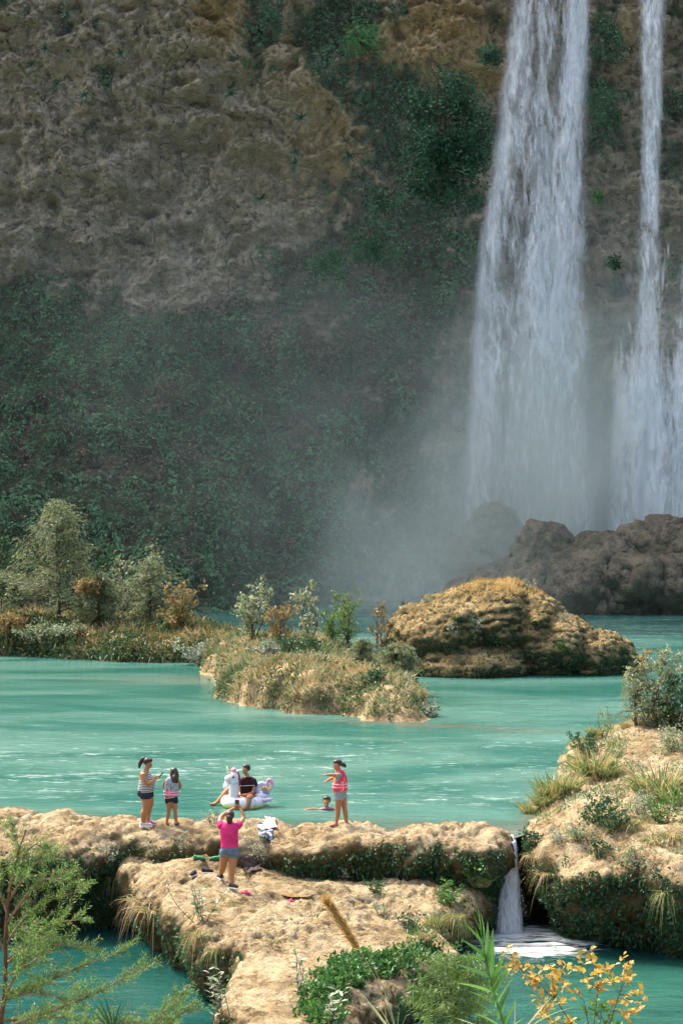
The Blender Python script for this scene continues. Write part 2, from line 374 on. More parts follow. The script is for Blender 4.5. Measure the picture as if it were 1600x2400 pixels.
# two water-worn humps between and beside the falls
for cx, cyy, rx, ry, a in [(1445, 890, 48, 60, 5.0), (1570, 500, 50, 70, 4.0), (1540, 830, 42, 70, 4.6), (1500, 920, 60, 80, 4.0), (1600, 900, 50, 80, 5.0), (1430, 640, 40, 90, 2.0), (1240, 980, 60, 130, 2.5), (1415, 60, 45, 70, 1.5)]:
    r2 = ((px_ - cx) / rx) ** 2 + ((py_ - cyy) / ry) ** 2
    Y -= a * np.sqrt(np.clip(1.3 - r2, 0, None)) * 0.8
Zd = Z + fbm(np.c_[X * .35, Z * .35, Y * 0 + 9], 3) * 0.5
Y = np.where(Z > 60, np.minimum(Y, CD + 0.5), Y)
nc = len(xs); V = np.c_[X, Y, Zd]
top = V[-nc:].copy(); top[:, 1] += 120; top[:, 2] += 6
V = np.vstack([V, top]); fq = grid_faces(len(zs) + 1, nc)
def ext(a): return np.concatenate([a, a[-nc:]])
n = NT('cliff_rock'); p = n.pos()
ps = n.scale(p, (1, 1, 1.35))
a = n.noise(ps, .22, 6, .62, .8); b = n.noise(ps, 1.1, 7, .68, .5); f = n.noise(n.scale(p, (1, 1, .55)), 4.0, 6, .7)
k = n.math('ADD', n.math('MULTIPLY', a, .30), n.math('ADD', n.math('MULTIPLY', b, .38), n.math('MULTIPLY', f, .32)))
c = n.ramp(k, [(.365, (.08, .063, .044)), (.405, (.29, .222, .138)), (.455, (.55, .44, .29)), (.54, (.70, .57, .40))])
co = n.ramp(k, [(.375, (.1, .07, .04)), (.415, (.45, .27, .10)), (.465, (.75, .47, .18)), (.55, (.82, .60, .31))])
c = n.mix(n.attr('orange'), c, co)
streak = n.noise(n.scale(p, (1.6, 1.6, .12)), 1.0, 5, .6)
c = n.mix(n.math('MULTIPLY', n.rng(streak, .52, .68), .4), c, (.085, .078, .066))
cr2 = n.n('TexVoronoi', {'Vector': n.mix(.5, n.scale(p, (1, 1, .6)), n.n('TexNoise', {'Vector': p, 'Scale': .5, 'Detail': 4.0}).outputs[1]), 'Scale': .55}, feature='DISTANCE_TO_EDGE').outputs[0]
c = n.mix(n.math('MULTIPLY', n.rng(cr2, .0, .022, 1, 0), n.rng(a, .5, .62)), c, (.04, .035, .028))
vg = n.mix(n.rng(b, .38, .62), (.04, .045, .025), n.mix(n.rng(f, .4, .6), (.06, .085, .035), (.09, .07, .045)))
c = n.mix(n.attr('veg'), c, vg)
crk = n.n('TexVoronoi', {'Vector': n.mix(.35, ps, n.n('TexNoise', {'Vector': ps, 'Scale': .8}).outputs[1]), 'Scale': .9}, feature='DISTANCE_TO_EDGE').outputs[0]
hg = n.math('ADD', n.math('MULTIPLY', b, .9), n.math('ADD', n.math('MULTIPLY', f, .4), n.math('MULTIPLY', n.rng(crk, 0, .12), .25)))
cliff_m = n.done(n.bsdf(c, .95, .1, n.bump(hg, 1.0, 1.3)))
orange = np.clip(blobs(ORG, px_, py_) + .35 * fbm(pv * .2 + 5, 3) - .1, 0, 1)
cliff_me = mesh_np('cliff', V, [fq], cliff_m, True, {'veg': ('POINT', ext(veg)), 'orange': ('POINT', ext(orange))})
cliff = tag(link('cliff', cliff_me), kind='structure')

# hanging creepers and brush that cover the cliff as one mass
def cliff_leaf_mask(Pc, Nc):
    return np.where((np.abs(Pc[:, 0]) < 37) & (Pc[:, 2] < 53) & (Pc[:, 2] > -.5), vegmask(Pc[:, 0], Pc[:, 2]) ** 1.5, 0)
Pc, Nc = scatter(cliff_me, 120000, cliff_leaf_mask, 1)
Nc = np.where(Nc[:, 1:2] > 0, -Nc, Nc)
cl = fbm(Pc * .55, 4, .6); keep = cl + R.rand(len(Pc)) * .5 > -.02; Pc, Nc, cl = Pc[keep], Nc[keep], cl[keep]
Pc = Pc + Nc * (np.clip(cl, 0, 1) * 2.2 * R.rand(len(Pc)))[:, None]
hang = fbm(Pc * .2 + 7, 3)
D = np.c_[R.normal(size=(len(Pc), 2)) * [.7, .45], -0.5 - .5 * R.rand(len(Pc))] + Nc * .35
mb = MB(); v, q = leaves(Pc, D, .14 + .34 * R.rand(len(Pc)) ** 2, .11 + .2 * R.rand(len(Pc)) ** 2, Nc + R.normal(size=Pc.shape) * .6)
dry = np.clip(.70 + hang * .2 + R.rand(len(Pc)) * .22, 0, 1)
qx, qy = cliff_px(Pc[:, 0], Pc[:, 2]); zone = blobs([(400, 690, 330, 80, 1), (900, 800, 260, 230, .7), (700, 560, 200, 90, .9), (380, 1060, 130, 110, .6), (130, 60, 160, 90, .9), (120, 1080, 90, 60, .4)], qx, qy)
isdry = (fbm(Pc * .33 + 40, 4) + .42 * zone > .30) | (R.rand(len(Pc)) < .06)
mb.add(v, q, rq=np.where(isdry, dry, np.clip(.30 + .55 * fbm(Pc * .9 + 3, 3) + .45 * fbm(Pc * .25 + 3, 2) + .14 * R.normal(size=len(Pc)), 0, .62)))
M_cliffleaf = leaf_mat('cliff_leaves', [(0, (.03, .08, .03)), (.35, (.065, .18, .07)), (.62, (.13, .31, .12)), (.72, (.10, .11, .06)), (.88, (.15, .13, .085)), (1, (.25, .17, .10))], .25)
tag(link('cliff_creepers', mb.mesh('cliff_creepers', M_cliffleaf)), 'dark green creepers and brown brush covering the shaded cliff', 'creeper', kind='stuff')

# ------------------------------------------------------------------ rocks built from lumps
def lumps(name, items, d, voxel, rough, mat, dd=1.0):
    vs = []; fs = []; o = 0
    for px, py, rx, rz, off, dep in items:
        c = Wp(px, py, d + off); v, t = ico(c, (rx * d / F, dep, rz * d / F), 3); vs.append(v); fs.append(t + o); o += len(v)
    me = remesh(np.vstack(vs), [np.vstack(fs)], voxel, 3); roughen(me, rough); me.materials.append(mat); return me
M_farrock = rock_mat('far_rock', (.20, .165, .11), (.12, .10, .068), (.045, .04, .03), (.04, .065, .028), .75, 1.4, .8, .45, 1.0)
RR = [(.2, .7, 'f'), (.4, .65, 'r'), (.9, .42, 'r'), (2.0, .24, 'r')]
for nm, lab, it, d in [
    ('boulder', 'dim grey pointed boulder half lost in the waterfall mist', [(1155, 1270, 55, 78, 0, 3), (1120, 1330, 75, 65, 0, 3), (1200, 1320, 50, 70, 0, 3)], 156),
    ('boulder', 'dark rounded boulder standing up between two larger rock masses', [(1280, 1300, 50, 55, 0, 2), (1265, 1330, 60, 50, 0, 2), (1240, 1345, 50, 40, 0, 2)], 143),
    ('boulder', 'broad brown boulder pile at the right foot of the falls', [(1430, 1335, 85, 65, 0, 4), (1545, 1318, 105, 78, 1, 4), (1640, 1330, 90, 100, 1, 4), (1395, 1370, 80, 70, -2, 3), (1480, 1370, 100, 60, -3, 3), (1600, 1370, 120, 60, -3, 3)], 142),
    ('boulder', 'low brown rock shelf at the water edge below the dark boulder', [(1190, 1385, 70, 40, 2, 3), (1260, 1390, 80, 48, -1, 3), (1340, 1395, 90, 50, -2, 3), (1120, 1392, 60, 28, 5, 3), (1430, 1410, 110, 40, -2, 3)], 142)]:
    tag(link(nm, lumps(nm, it, d, .22, RR, M_farrock)), lab, 'rock', 'rocks at the foot of the falls')
M_bigrock = rock_mat('mossy_rock', (.30, .22, .105), (.19, .135, .055), (.06, .048, .029), (.036, .042, .018), .6, 1.15, .9, .8, .9)
me = lumps('boulder', [(985, 1510, 80, 90, 0, 2.6), (1060, 1490, 110, 95, 0, 3.2), (1160, 1465, 120, 100, .6, 3.4), (1245, 1480, 85, 95, .6, 3.2), (1290, 1518, 120, 88, 0, 3.0),
           (1375, 1540, 95, 74, 0, 2.6), (1428, 1548, 56, 60, .4, 2.0), (1100, 1560, 150, 60, -1.0, 2.8)], 88.5, .1,
           [(.3, .5, 'f'), (.8, .3, 'f'), (1.6, .16, 's'), (3.2, .12, 'r'), (7, .06, 'r')], M_bigrock)
bigrock = tag(link('boulder', me), 'large ochre mossy boulder topped with golden grass standing in the pool', 'rock')

# ------------------------------------------------------------------ travertine dam, terrace and right bank
M_trav = rock_mat('travertine', (.345, .275, .17), (.245, .18, .095), (.085, .058, .026), (.10, .075, .03), .32, .85, .95, 1.0, 1.0)
def GG(L): return [tuple(Gp(*q)[:2]) for q in L]
def CC(L): return [tuple(Gp(*q)) for q in L]
crest = [(-420, 1880, .1), (-150, 1890, .1), (0, 1906, .12), (150, 1920, .12), (300, 1932, .12), (400, 1935, .12), (500, 1932, .13), (560, 1928, .14), (640, 1934, .12), (720, 1938, .10), (850, 1942, .05), (1000, 1950, .03), (1120, 1953, .03), (1168, 1955, .02), (1185, 1956, -.3), (1205, 1957, -.45), (1235, 1955, -.3)]
front = [(-420, 2005, -.3), (-150, 2012, -.3), (0, 2015, -.3), (110, 2014, -.3), (190, 2006, -.3), (300, 1990, -.25), (400, 1988, -.2), (520, 1990, -.2), (620, 1998, -.25), (720, 1996, -.2), (850, 1990, -.15), (1000, 1990, -.15), (1100, 1994, -.15), (1165, 1985, -.1), (1185, 1965, -.35), (1205, 1962, -.5), (1235, 1968, -.35)]
C3 = np.array(CC(crest)); back = C3.copy(); back[:, 1] += 1.7; back[:, 2] = -.7
F3 = np.array(CC(front))
dam_me = slab([tuple(a[:2]) for a in F3] + [tuple(a[:2]) for a in back[::-1]], idw([tuple(a) for a in C3] + [tuple(a) for a in F3] + [tuple(a) for a in back] + [tuple((a + b) / 2 + [0, 0, .03]) for a, b in zip(C3, F3)]),
              -2.7, [(0, .16), (.03, .04), (.09, 0), (.2, .1), (.32, .34), (.45, .42), (.7, .75), (1, .9)], .06, .32, 1)
roughen(dam_me, [(.6, .14, 'f'), (1.4, .15, 'r'), (3.2, .085, 'r'), (7, .05, 'r'), (13, .025, 'r')], True); dam_me.materials.append(M_trav); trim(dam_me, -2.2)
dam = tag(link('rock_dam', dam_me), kind='structure')

tl = [(285, 2010, -.5), (303, 2050, -.6), (324, 2084, -.7), (385, 2106, -.75), (410, 2137, -.8), (452, 2150, -.85), (490, 2188, -.9), (495, 2210, -.95), (553, 2236, -1.0), (548, 2275, -1.05), (538, 2316, -1.1), (536, 2372, -1.1), (550, 2420, -1.15), (570, 2520, -1.2), (600, 2680, -1.25)]
tr = [(900, 2680, -1.3), (830, 2520, -1.3), (790, 2440, -1.3), (850, 2370, -1.3), (925, 2316, -1.3), (1030, 2246, -1.3), (1046, 2215, -1.25), (1015, 2170, -1.2), (1060, 2140, -1.2), (1100, 2112, -1.15), (1132, 2082, -1.1), (1146, 2045, -1.05)]
tb = [(1150, 2000, -1.0), (900, 1985, -.95), (620, 1985, -.8), (450, 1980, -.45)]
tin = [(450, 2020, -.42), (500, 2060, -.55), (540, 2086, -.68), (600, 2050, -.65), (640, 2100, -.8), (700, 2092, -.86), (760, 2080, -.92), (860, 2090, -.95), (960, 2095, -1.0), (1080, 2080, -1.02), (620, 2180, -.9), (700, 2200, -.95), (640, 2280, -1.02), (640, 2360, -1.12), (640, 2440, -1.2),
       (800, 2160, -.98), (900, 2150, -1.0), (980, 2140, -1.05), (820, 2260, -1.15), (900, 2230, -1.15), (960, 2210, -1.15), (700, 2380, -1.2), (400, 2060, -.6), (620, 2330, -1.0), (760, 2230, -.95)]
terrace_me = slab(GG(tl) + GG(tr) + GG(tb), idw(CC(tl) + CC(tr) + CC(tin) + CC(tb)), -2.7, [(0, .2), (.03, .06), (.1, 0), (.2, .05), (.34, .2), (.6, .5), (1, .9)], .052, .36, 2)
roughen(terrace_me, [(.5, .12, 'f'), (1.1, .13, 'r'), (2.6, .09, 'r'), (6, .05, 'r'), (13, .03, 'r')], True); terrace_me.materials.append(M_trav); trim(terrace_me, -2.2)
terrace = tag(link('rock_terrace', terrace_me), kind='structure')

rl = [(1236, 1976, -.1), (1222, 1950, 0), (1240, 1920, .05), (1300, 1866, .05), (1312, 1815, .05), (1322, 1775, .02), (1336, 1748, -.02), (1415, 1728, .1), (1465, 1698, .1), (1520, 1680, .1), (1650, 1660, .1), (1850, 1650, .1)]
rf = [(2050, 2090, -.4), (1750, 2085, -.4), (1620, 2078, -.4), (1520, 2068, -.4), (1430, 2052, -.4), (1340, 2040, -.4), (1285, 2012, -.3)]
rin = [(1290, 1960, .15), (1350, 1915, .35), (1420, 1940, .32), (1500, 1985, .25), (1580, 2010, .15), (1420, 1880, .42), (1350, 1850, .3), (1480, 1900, .55), (1580, 1930, .5), (1450, 1800, .6), (1540, 1830, .75), (1400, 1770, .3), (1480, 1740, .7), (1560, 1740, 1.0), (1620, 1800, 1.0), (1680, 1900, .8), (1750, 1980, .5), (1440, 1740, .45), (1540, 1700, .8)]
bank_me = slab(GG(rl) + GG(rf), idw(CC(rl) + CC(rf) + CC(rin)), -2.7, [(0, .3), (.05, .08), (.12, 0), (.22, .2), (.3, .15), (.55, .6), (.8, 1.0), (1, 1.1)], .1, .45, 3)
roughen(bank_me, [(.4, .25, 'f'), (.9, .2, 's'), (2.4, .1, 'r'), (6, .045, 'r')], True); bank_me.materials.append(M_trav); trim(bank_me, -2.2)
bank = tag(link('rock_bank', bank_me), kind='structure')

# ------------------------------------------------------------------ low islets and the left shore
M_soil = rock_mat('islet_soil', (.36, .265, .15), (.24, .175, .088), (.09, .068, .038), (.06, .058, .026), .3, .8, .9, .8, .7)
def mound(name, outline, h, res, edge, amp, mat, zlow=-.5):
    o = smooth_path(outline, 6, True); x0, y0 = o.min(0) - .5; x1, y1 = o.max(0) + .5
    gx = np.arange(x0, x1, res); gy = np.arange(y0, y1, res); XX, YY = np.meshgrid(gx, gy); x = XX.ravel(); y = YY.ravel()
    sd = poly_sd(x, y, o) + fbm(np.c_[x * .5, y * .5, x * 0], 4) * .6
    t = np.clip(sd / edge, -1, 1); base = np.where(t > 0, np.sqrt(np.clip(1 - (1 - t) ** 2, 0, 1)), t)
    hh = h(x, y); z = np.where(base > 0, base * hh, base * -zlow)
    p = np.c_[x, y, x * 0]; z = z + amp * (np.abs(fbm(p * .6, 4)) * 1.6 - .25 + .35 * ridged(p * 1.7, 3)) * np.clip(base + .3, 0, 1)
    me = mesh_np(name, np.c_[x, y, z], [grid_faces(len(gy), len(gx))], mat, True)
    return tag(link(name, me), kind='structure')
isl_o = GG([(512, 1598, 0), (505, 1622, 0), (540, 1645, 0), (620, 1662, 0), (710, 1674, 0), (800, 1676, 0), (900, 1690, 0), (975, 1692, 0), (1000, 1675, 0), (985, 1650, 0), (985, 1628, 0), (950, 1600, 0), (930, 1585, 0), (880, 1575, 0), (820, 1568, 0), (700, 1562, 0), (600, 1560, 0), (505, 1552, 0), (476, 1568, 0)])
isl_h = idw([Gp(560, 1610, 1.6), Gp(640, 1600, 3.1), Gp(700, 1600, 3.0), Gp(740, 1630, 2.0), Gp(800, 1640, .9), Gp(900, 1660, .6), Gp(960, 1680, .3), Gp(680, 1575, 3.0), Gp(800, 1580, 1.0), Gp(900, 1570, .8), Gp(600, 1575, 3.0), Gp(530, 1575, 2.4), Gp(850, 1610, 1.0), Gp(620, 1640, .9), Gp(540, 1580, 1.3)])
islet = mound('islet', isl_o, lambda x, y: isl_h(x, y) * (1.08 + .42 * sm(1.0, -1.5, x)), .12, 2.4, .35, M_soil)
sh_o = GG([(-420, 1535, 0), (0, 1537, 0), (110, 1540, 0), (220, 1546, 0), (330, 1552, 0), (430, 1552, 0), (500, 1556, 0), (540, 1570, 0), (600, 1560, 0), (600, 1540, 0), (520, 1520, 0), (450, 1508, 0), (300, 1503, 0), (0, 1500, 0), (-420, 1500, 0)])
sh_h = idw([Gp(-200, 1515, 1.7), Gp(0, 1515, 1.7), Gp(100, 1515, 1.6), Gp(200, 1518, 1.5), Gp(300, 1522, 1.3), Gp(400, 1522, 1.4), Gp(480, 1528, 1.4), Gp(540, 1545, 1.4), Gp(250, 1542, .5), Gp(340, 1546, .4)])
shore = mound('left_shore', sh_o, lambda x, y: sh_h(x, y) * 1.4, .2, 2.6, .4, M_soil)
# the near bank under the photographer, below the frame
gx = np.arange(-16, 16.1, .4); gy = np.arange(-3, 33, .4); XX, YY = np.meshgrid(gx, gy); x = XX.ravel(); y = YY.ravel()
z = np.interp(y, [-3, 0, 10, 20, 28, 31, 33], [5.6, 5.4, 3.2, 1.05, -1.1, -2.3, -2.9]) + fbm(np.c_[x * .4, y * .4, x * 0], 4) * .3
M_near = rock_mat('near_soil', (.3, .22, .12), (.18, .14, .07), (.06, .05, .03), (.04, .06, .02), .0, .5, .9, 1, .7)
near = tag(link('near_bank', mesh_np('near_bank', np.c_[x, y, z], [grid_faces(len(gy), len(gx))], M_near, True)), kind='structure')
# river bed under everything
bed = np.array([[-300, -60, -3.4], [300, -60, -3.4], [300, 300, -3.4], [-300, 300, -3.4]])
tag(link('river_bed', mesh_np('river_bed', bed, [np.array([[0, 1, 2, 3]])], plain('bed', (.16, .17, .12), .9))), kind='structure')

# ------------------------------------------------------------------ water
def water_mat(name, deep, light, foamc, fs, shalc, bumpst, rough=.12, spec=.35, fgain=6.0):
    n = NT(name); p = n.pos()
    big = n.noise(n.scale(p, (.10, .22, 1)), 1.0, 4, .5, 1.0); c = n.mix(n.rng(big, .35, .68), deep, light)
    st = n.noise(n.scale(p, (fs * .45, fs * 1.5, 1)), 1.0, 8, .62, 1.6); st2 = n.noise(n.scale(p, (fs * 1.3, fs * 4.5, 1)), 1.0, 6, .65, .8)
    fl = n.attr('foam')
    ff = n.math('ADD', n.math('MULTIPLY', st, .55), n.math('MULTIPLY', st2, .45))
    lo = n.math('SUBTRACT', .672, n.math('MULTIPLY', fl, .20))
    fo = n.math('MULTIPLY', n.math('SUBTRACT', ff, lo), fgain, clamp=True)
    sh = n.math('MULTIPLY', n.attr('shal'), n.rng(n.noise(n.scale(p, (.6, 1.4, 1)), 1.0, 4), .2, .55))
    c = n.mix(sh, c, shalc)
    c = n.mix(n.math('MULTIPLY', fo, n.math('MINIMUM', n.math('MULTIPLY', fl, 2.5), 1.0)), c, foamc)
    w1 = n.noise(n.scale(p, (.9, 2.6, 1)), 1.0, 5, .55, .6); w2 = n.noise(n.scale(p, (4, 9, 1)), 1.0, 4, .6)
    hg = n.math('ADD', n.math('MULTIPLY', w1, .8), n.math('ADD', n.math('MULTIPLY', w2, .22), n.math('MULTIPLY', fo, .1)))
    return n.done(n.bsdf(c, n.math('ADD', rough, n.math('MULTIPLY', fo, .5)), spec, n.bump(hg, bumpst, .25)))
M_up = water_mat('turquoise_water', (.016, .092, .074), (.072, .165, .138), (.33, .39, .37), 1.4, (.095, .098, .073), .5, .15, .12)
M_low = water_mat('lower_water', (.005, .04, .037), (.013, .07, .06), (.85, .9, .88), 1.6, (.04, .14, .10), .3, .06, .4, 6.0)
cx = C3[:, 0]; cyv = C3[:, 1]
fx = np.concatenate([[-60], cx, [Gp(1300, 1900, 0)[0], 60]]); fy = np.concatenate([[cyv[0]], cyv - .12, [46.5, 47.5]]); fy[-4] = fy[-5] = Gp(1205, 1966, -.1)[1]
xs = np.concatenate([np.arange(-60, -13, 2.0), np.arange(-12, 14, .13), np.arange(14, 60.1, 2.0)])
ts = np.concatenate([np.arange(0, 34, .16), np.arange(34, 76, 1.5), [100, 122, 130]])
XX, TT = np.meshgrid(xs, ts); x = XX.ravel(); t = TT.ravel(); y = np.interp(x, fx, fy) + t
y = np.where(t > 90, t + 46, y)
fade = sm(0, 1.5, t) * sm(36, 22, t); pp = np.c_[x * .55, y * 1.1, x * 0]
z = (fbm(pp, 4) * .07 + fbm(pp * [.4, .3, 1] + 5, 2) * .05) * fade - .02 * sm(.6, 0, t)
gx_ = Gp(1198, 1957, 0)[0]; z -= .10 * np.exp(-((x - gx_) / .16) ** 2) * sm(.9, 0, t)
spx = 800 + x * F / y
flow = .2 + .42 * sm(2.0, 4.5, t) * sm(26, 12, t) + .3 * fbm(np.c_[x * .12, y * .2, x * 0 + 3], 3)
flow = np.where(y > 88, .25 * sm(100, 115, y) + .35 * sm(6, 10, x), flow) * sm(.3, 1.6, t)
shal = sm(2.6, .2, t + .8 * fbm(np.c_[x * .4, y * .4, x * 0], 3)) * (.75 + .25 * sm(-6, 3, x))
bar = np.exp(-(((x - 2.9 - (66 - y) * .62) / 3.2) ** 2 + ((y - 66 + (x - 2.9) * .5) / .8) ** 2)) * .8     # gravel bar off the islet
shal = np.clip(shal + bar + .7 * np.exp(-((x + 6.5) / 3.5) ** 2 - ((y - 84) / 1.6) ** 2), 0, 1)
up_me = mesh_np('pool_water', np.c_[x, y, z], [grid_faces(len(ts), len(xs))], M_up, True, {'foam': ('POINT', np.clip(flow, 0, 1)), 'shal': ('POINT', shal)})
tag(link('pool_water', up_me), kind='structure')
FALL0 = Gp(1198, 1966, -.1); FALLB = Gp(1200, 2178, -2.0)
xs = np.arange(-22, 24, .24); ys = np.arange(24, 48, .2)
XX, YY = np.meshgrid(xs, ys); x = XX.ravel(); y = YY.ravel()
rd = np.hypot((x - FALLB[0] - .35) / 1.15, (y - FALLB[1] + 1.1) / 1.35); rr = np.hypot(x - FALLB[0], y - FALLB[1])
foam = np.clip(1.55 * sm(2.0, .1, rd) + .30 * sm(6.5, 1.0, rr), 0, 1.3); foam = np.where((x > 0) & (y < 41.5), np.maximum(foam, .16 * sm(7, 3, rr)), foam)
z = -2.0 + fbm(np.c_[x * 1.4, y * 2.2, x * 0], 3) * (.012 + .06 * sm(2.5, .3, rd)) + .05 * sm(.8, 0, rd)
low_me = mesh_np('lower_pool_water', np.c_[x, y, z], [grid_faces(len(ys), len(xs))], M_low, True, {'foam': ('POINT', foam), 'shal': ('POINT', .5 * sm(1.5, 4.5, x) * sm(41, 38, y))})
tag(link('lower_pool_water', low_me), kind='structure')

# ------------------------------------------------------------------ falling water
def fall_mat(name, sx, sz, lo, hi, warp=.5, col=(.93, .94, .97), fine=1.0, fres=.0):
    n = NT(name); p = n.pos(); u = n.attr('u'); vdn = n.attr('v'); den = n.attr('dens')
    wv = n.n('CombineXYZ', {0: n.math('MULTIPLY', u, sx), 1: n.math('MULTIPLY', n.attr('seed'), 7.0), 2: n.math('MULTIPLY', vdn, sz)}).outputs[0]
    a = n.noise(wv, 1.0, 6, .6, warp)
    b = n.noise(n.scale(wv, (4.5, 1, 3.2)), 1.0, 5, .65, .4)
    c = n.noise(n.scale(wv, (16, 1, 18)), 1.0, 3, .6)
    s = n.math('ADD', n.math('MULTIPLY', a, .62), n.math('ADD', n.math('MULTIPLY', b, .26), n.math('MULTIPLY', c, .12 * fine)))
    s = n.math('ADD', s, n.math('MULTIPLY', n.math('SUBTRACT', den, .5), .5))
    al = n.rng(s, lo, hi)
    al = n.math('MULTIPLY', al, n.attr('edge'))
    d = n.n('BsdfDiffuse', {'Color': col}).outputs[0]; t = n.n('BsdfTranslucent', {'Color': col}).outputs[0]
    m = n.n('MixShader', {0: .4, 1: d, 2: t}).outputs[0]; tr = n.n('BsdfTransparent').outputs[0]
    return n.done(n.n('MixShader', {0: al, 1: tr, 2: m}).outputs[0])
def curtain(name, left, right, d0, bulge, mat, seed, nu=60, nv=160, dens=None, ztop=None, amp=.5, soft=.12):
    """left / right: [(py, px)] edge lines; a rippled sheet that falls from the lip"""
    py = np.linspace(left[0][0], left[-1][0], nv); l = np.interp(py, *zip(*left)); r = np.interp(py, *zip(*right))
    U, PY = np.meshgrid(np.linspace(0, 1, nu), py); LX = np.repeat(l, nu); RX = np.repeat(r, nu); U = U.ravel(); PY = PY.ravel()
    s = d0 / F; x = (LX + (RX - LX) * U - 800) * s; z = H - (PY - 1200) * s
    nn = fbm(np.c_[x * .55, z * .07, x * 0 + seed], 4, .55)
    e = fbm(np.c_[U * 3, z * .3, x * 0 + seed + 50], 4) * .5
    x = x + e * .35 * amp; y = d0 + bulge * (np.sin(U * np.pi) * -1.0) - nn * 1.6 * amp - .5 * fbm(np.c_[x * 1.6, z * .5, x * 0 + seed], 3)
    w = (RX - LX) * s; du = np.minimum(U, 1 - U) * w
    edge = sm(0, 1, (du + e * .8 * soft * 8) / (soft * 8)) if soft > 0 else np.ones(len(U))
    vv = (PY - py[0]) * s; edge = edge * (sm(0, 1.5, vv) if left[0][0] > 0 else 1)
    dn = .5 * np.ones(len(U)) if dens is None else dens(x, PY, U)
    return link(name, mesh_np(name, np.c_[x, y, z], [grid_faces(nv, nu)], mat, True, {'u': ('POINT', x), 'v': ('POINT', z), 'dens': ('POINT', dn), 'edge': ('POINT', edge), 'seed': ('POINT', np.full(len(U), float(seed)))}))
M_f1 = fall_mat('fall_sheet', 1.0, .22, .46, .70, 1.3)
M_f2 = fall_mat('fall_sheet_loose', 1.5, .34, .50, .68, 1.6)
M_f3 = fall_mat('fall_veil', .8, .12, .36, .95, .9)
L1 = [(-240, 1203), (0, 1192), (200, 1166), (400, 1140), (660, 1104), (900, 1088), (1300, 1070)]
R1 = [(-240, 1390), (0, 1386), (300, 1384), (600, 1383), (900, 1392), (1300, 1420)]
root = link('waterfall', None, loc=Wp(1250, 1380, 161))
tag(root, 'wide white main waterfall pouring down the shaded cliff', 'waterfall')
def pin(o, r):
    o.parent = r; o.matrix_parent_inverse = Matrix.Translation(-Vector(r.location))
dl = lambda x, py, U: .57 + .07 * np.sin(U * 9 + 1) + .22 * np.exp(-((U - .88) / .12) ** 2) * sm(420, 100, py) + .10 * np.exp(-((U - .05) / .1) ** 2) + .16 * np.exp(-((U - .5) / .22) ** 2 - ((py - 780) / 330) ** 2) - .16 * np.exp(-((U - .62) / .06) ** 2 - ((py - 150) / 160) ** 2) - .14 * np.exp(-((U - .3) / .12) ** 2 - ((py - 620) / 200) ** 2)
for i, (m, d0, am) in enumerate([(M_f3, 163.2, .6), (M_f1, 162.2, .8), (M_f2, 161.2, 1.0), (M_f1, 160.2, 1.0)]):
    pin(curtain('falling_water', L1, R1, d0, .8, m, 3 + i * 4, 90, 240, dl, amp=am * 1.3, soft=.22), root)
L2 = [(-240, 1498), (0, 1492), (300, 1496), (600, 1488), (720, 1484), (850, 1474), (960, 1456), (1300, 1446)]
R2 = [(-240, 1556), (0, 1562), (300, 1554), (600, 1546), (720, 1546), (850, 1552), (960, 1572), (1300, 1610)]
root2 = link('waterfall', None, loc=Wp(1520, 1380, 160))
tag(root2, 'narrow white second waterfall at the right edge of the cliff', 'waterfall')
d2 = lambda x, py, U: .66 - .10 * sm(700, 1000, py)
for i, (m, d0, am) in enumerate([(M_f3, 160.6, .4), (M_f1, 159.8, .5), (M_f2, 159.0, .7)]):
    pin(curtain('falling_water', L2, R2, d0, .5, m, 31 + i * 5, 40, 220, d2, amp=am * 1.2, soft=.11), root2)
root3 = link('waterfall', None, loc=Wp(1560, 1380, 159))
tag(root3, 'thin veils of water sliding over rounded rocks beside the narrow fall', 'waterfall')
L3 = [(560, 1480), (700, 1450), (850, 1425), (950, 1420), (1300, 1410)]; R3 = [(560, 1640), (1300, 1660)]
d3 = lambda x, py, U: .43 + .36 * sm(740, 960, py) + .12 * np.sin(U * 17 + 1) + .22 * np.exp(-((U - .25) / .2) ** 2 - ((py - 960) / 90) ** 2)
for i, (m, d0) in enumerate([(M_f2, 158.2), (M_f1, 157.2)]):
    pin(curtain('falling_water', L3, R3, d0, 1.5, m, 61 + i * 5, 90, 200, d3, amp=1.5, soft=.2), root3)
# the small fall through the notch in the dam
root4 = link('small_waterfall', None, loc=FALLB)
tag(root4, 'small waterfall spilling through the notch in the rock dam', 'waterfall')
def smallfall(seed, mat, off, wsc, amp):
    nu, nv = 26, 70; T, U = np.meshgrid(np.linspace(0, 1, nv), np.linspace(0, 1, nu), indexing='ij'); T = T.ravel(); U = U.ravel()
    k = np.clip((T - .12) / .88, 0, 1)
    zc = np.where(T < .12, -.06 - T * .6, -.13 - 1.9 * k ** 1.25); yc = FALL0[1] + .45 - 4.2 * np.minimum(T, .12) - .55 * k ** .8 + off
    wd = (.24 + .34 * k ** 1.1) * wsc; xc = FALL0[0] - .03 + (FALLB[0] - .05 - FALL0[0]) * k
    nn = fbm(np.c_[U * 4, zc * 1.5, U * 0 + seed], 3)
    v = np.c_[xc + (U - .5) * wd * 1.15 + nn * .03 * k, yc - np.sin(U * np.pi) * .12 * (1 - .3 * k) - nn * .1 * amp * k, zc]
    edge = sm(0, .16, np.minimum(U, 1 - U) + nn * .06)
    o = link('falling_water', mesh_np('falling_water', v, [grid_faces(nv, nu)], mat, True, {'u': ('POINT', v[:, 0]), 'v': ('POINT', v[:, 2]), 'dens': ('POINT', .52 + .12 * sm(.2, 0, T) + .12 * k), 'edge': ('POINT', edge), 'seed': ('POINT', np.full(len(U), float(seed)))})); pin(o, root4)
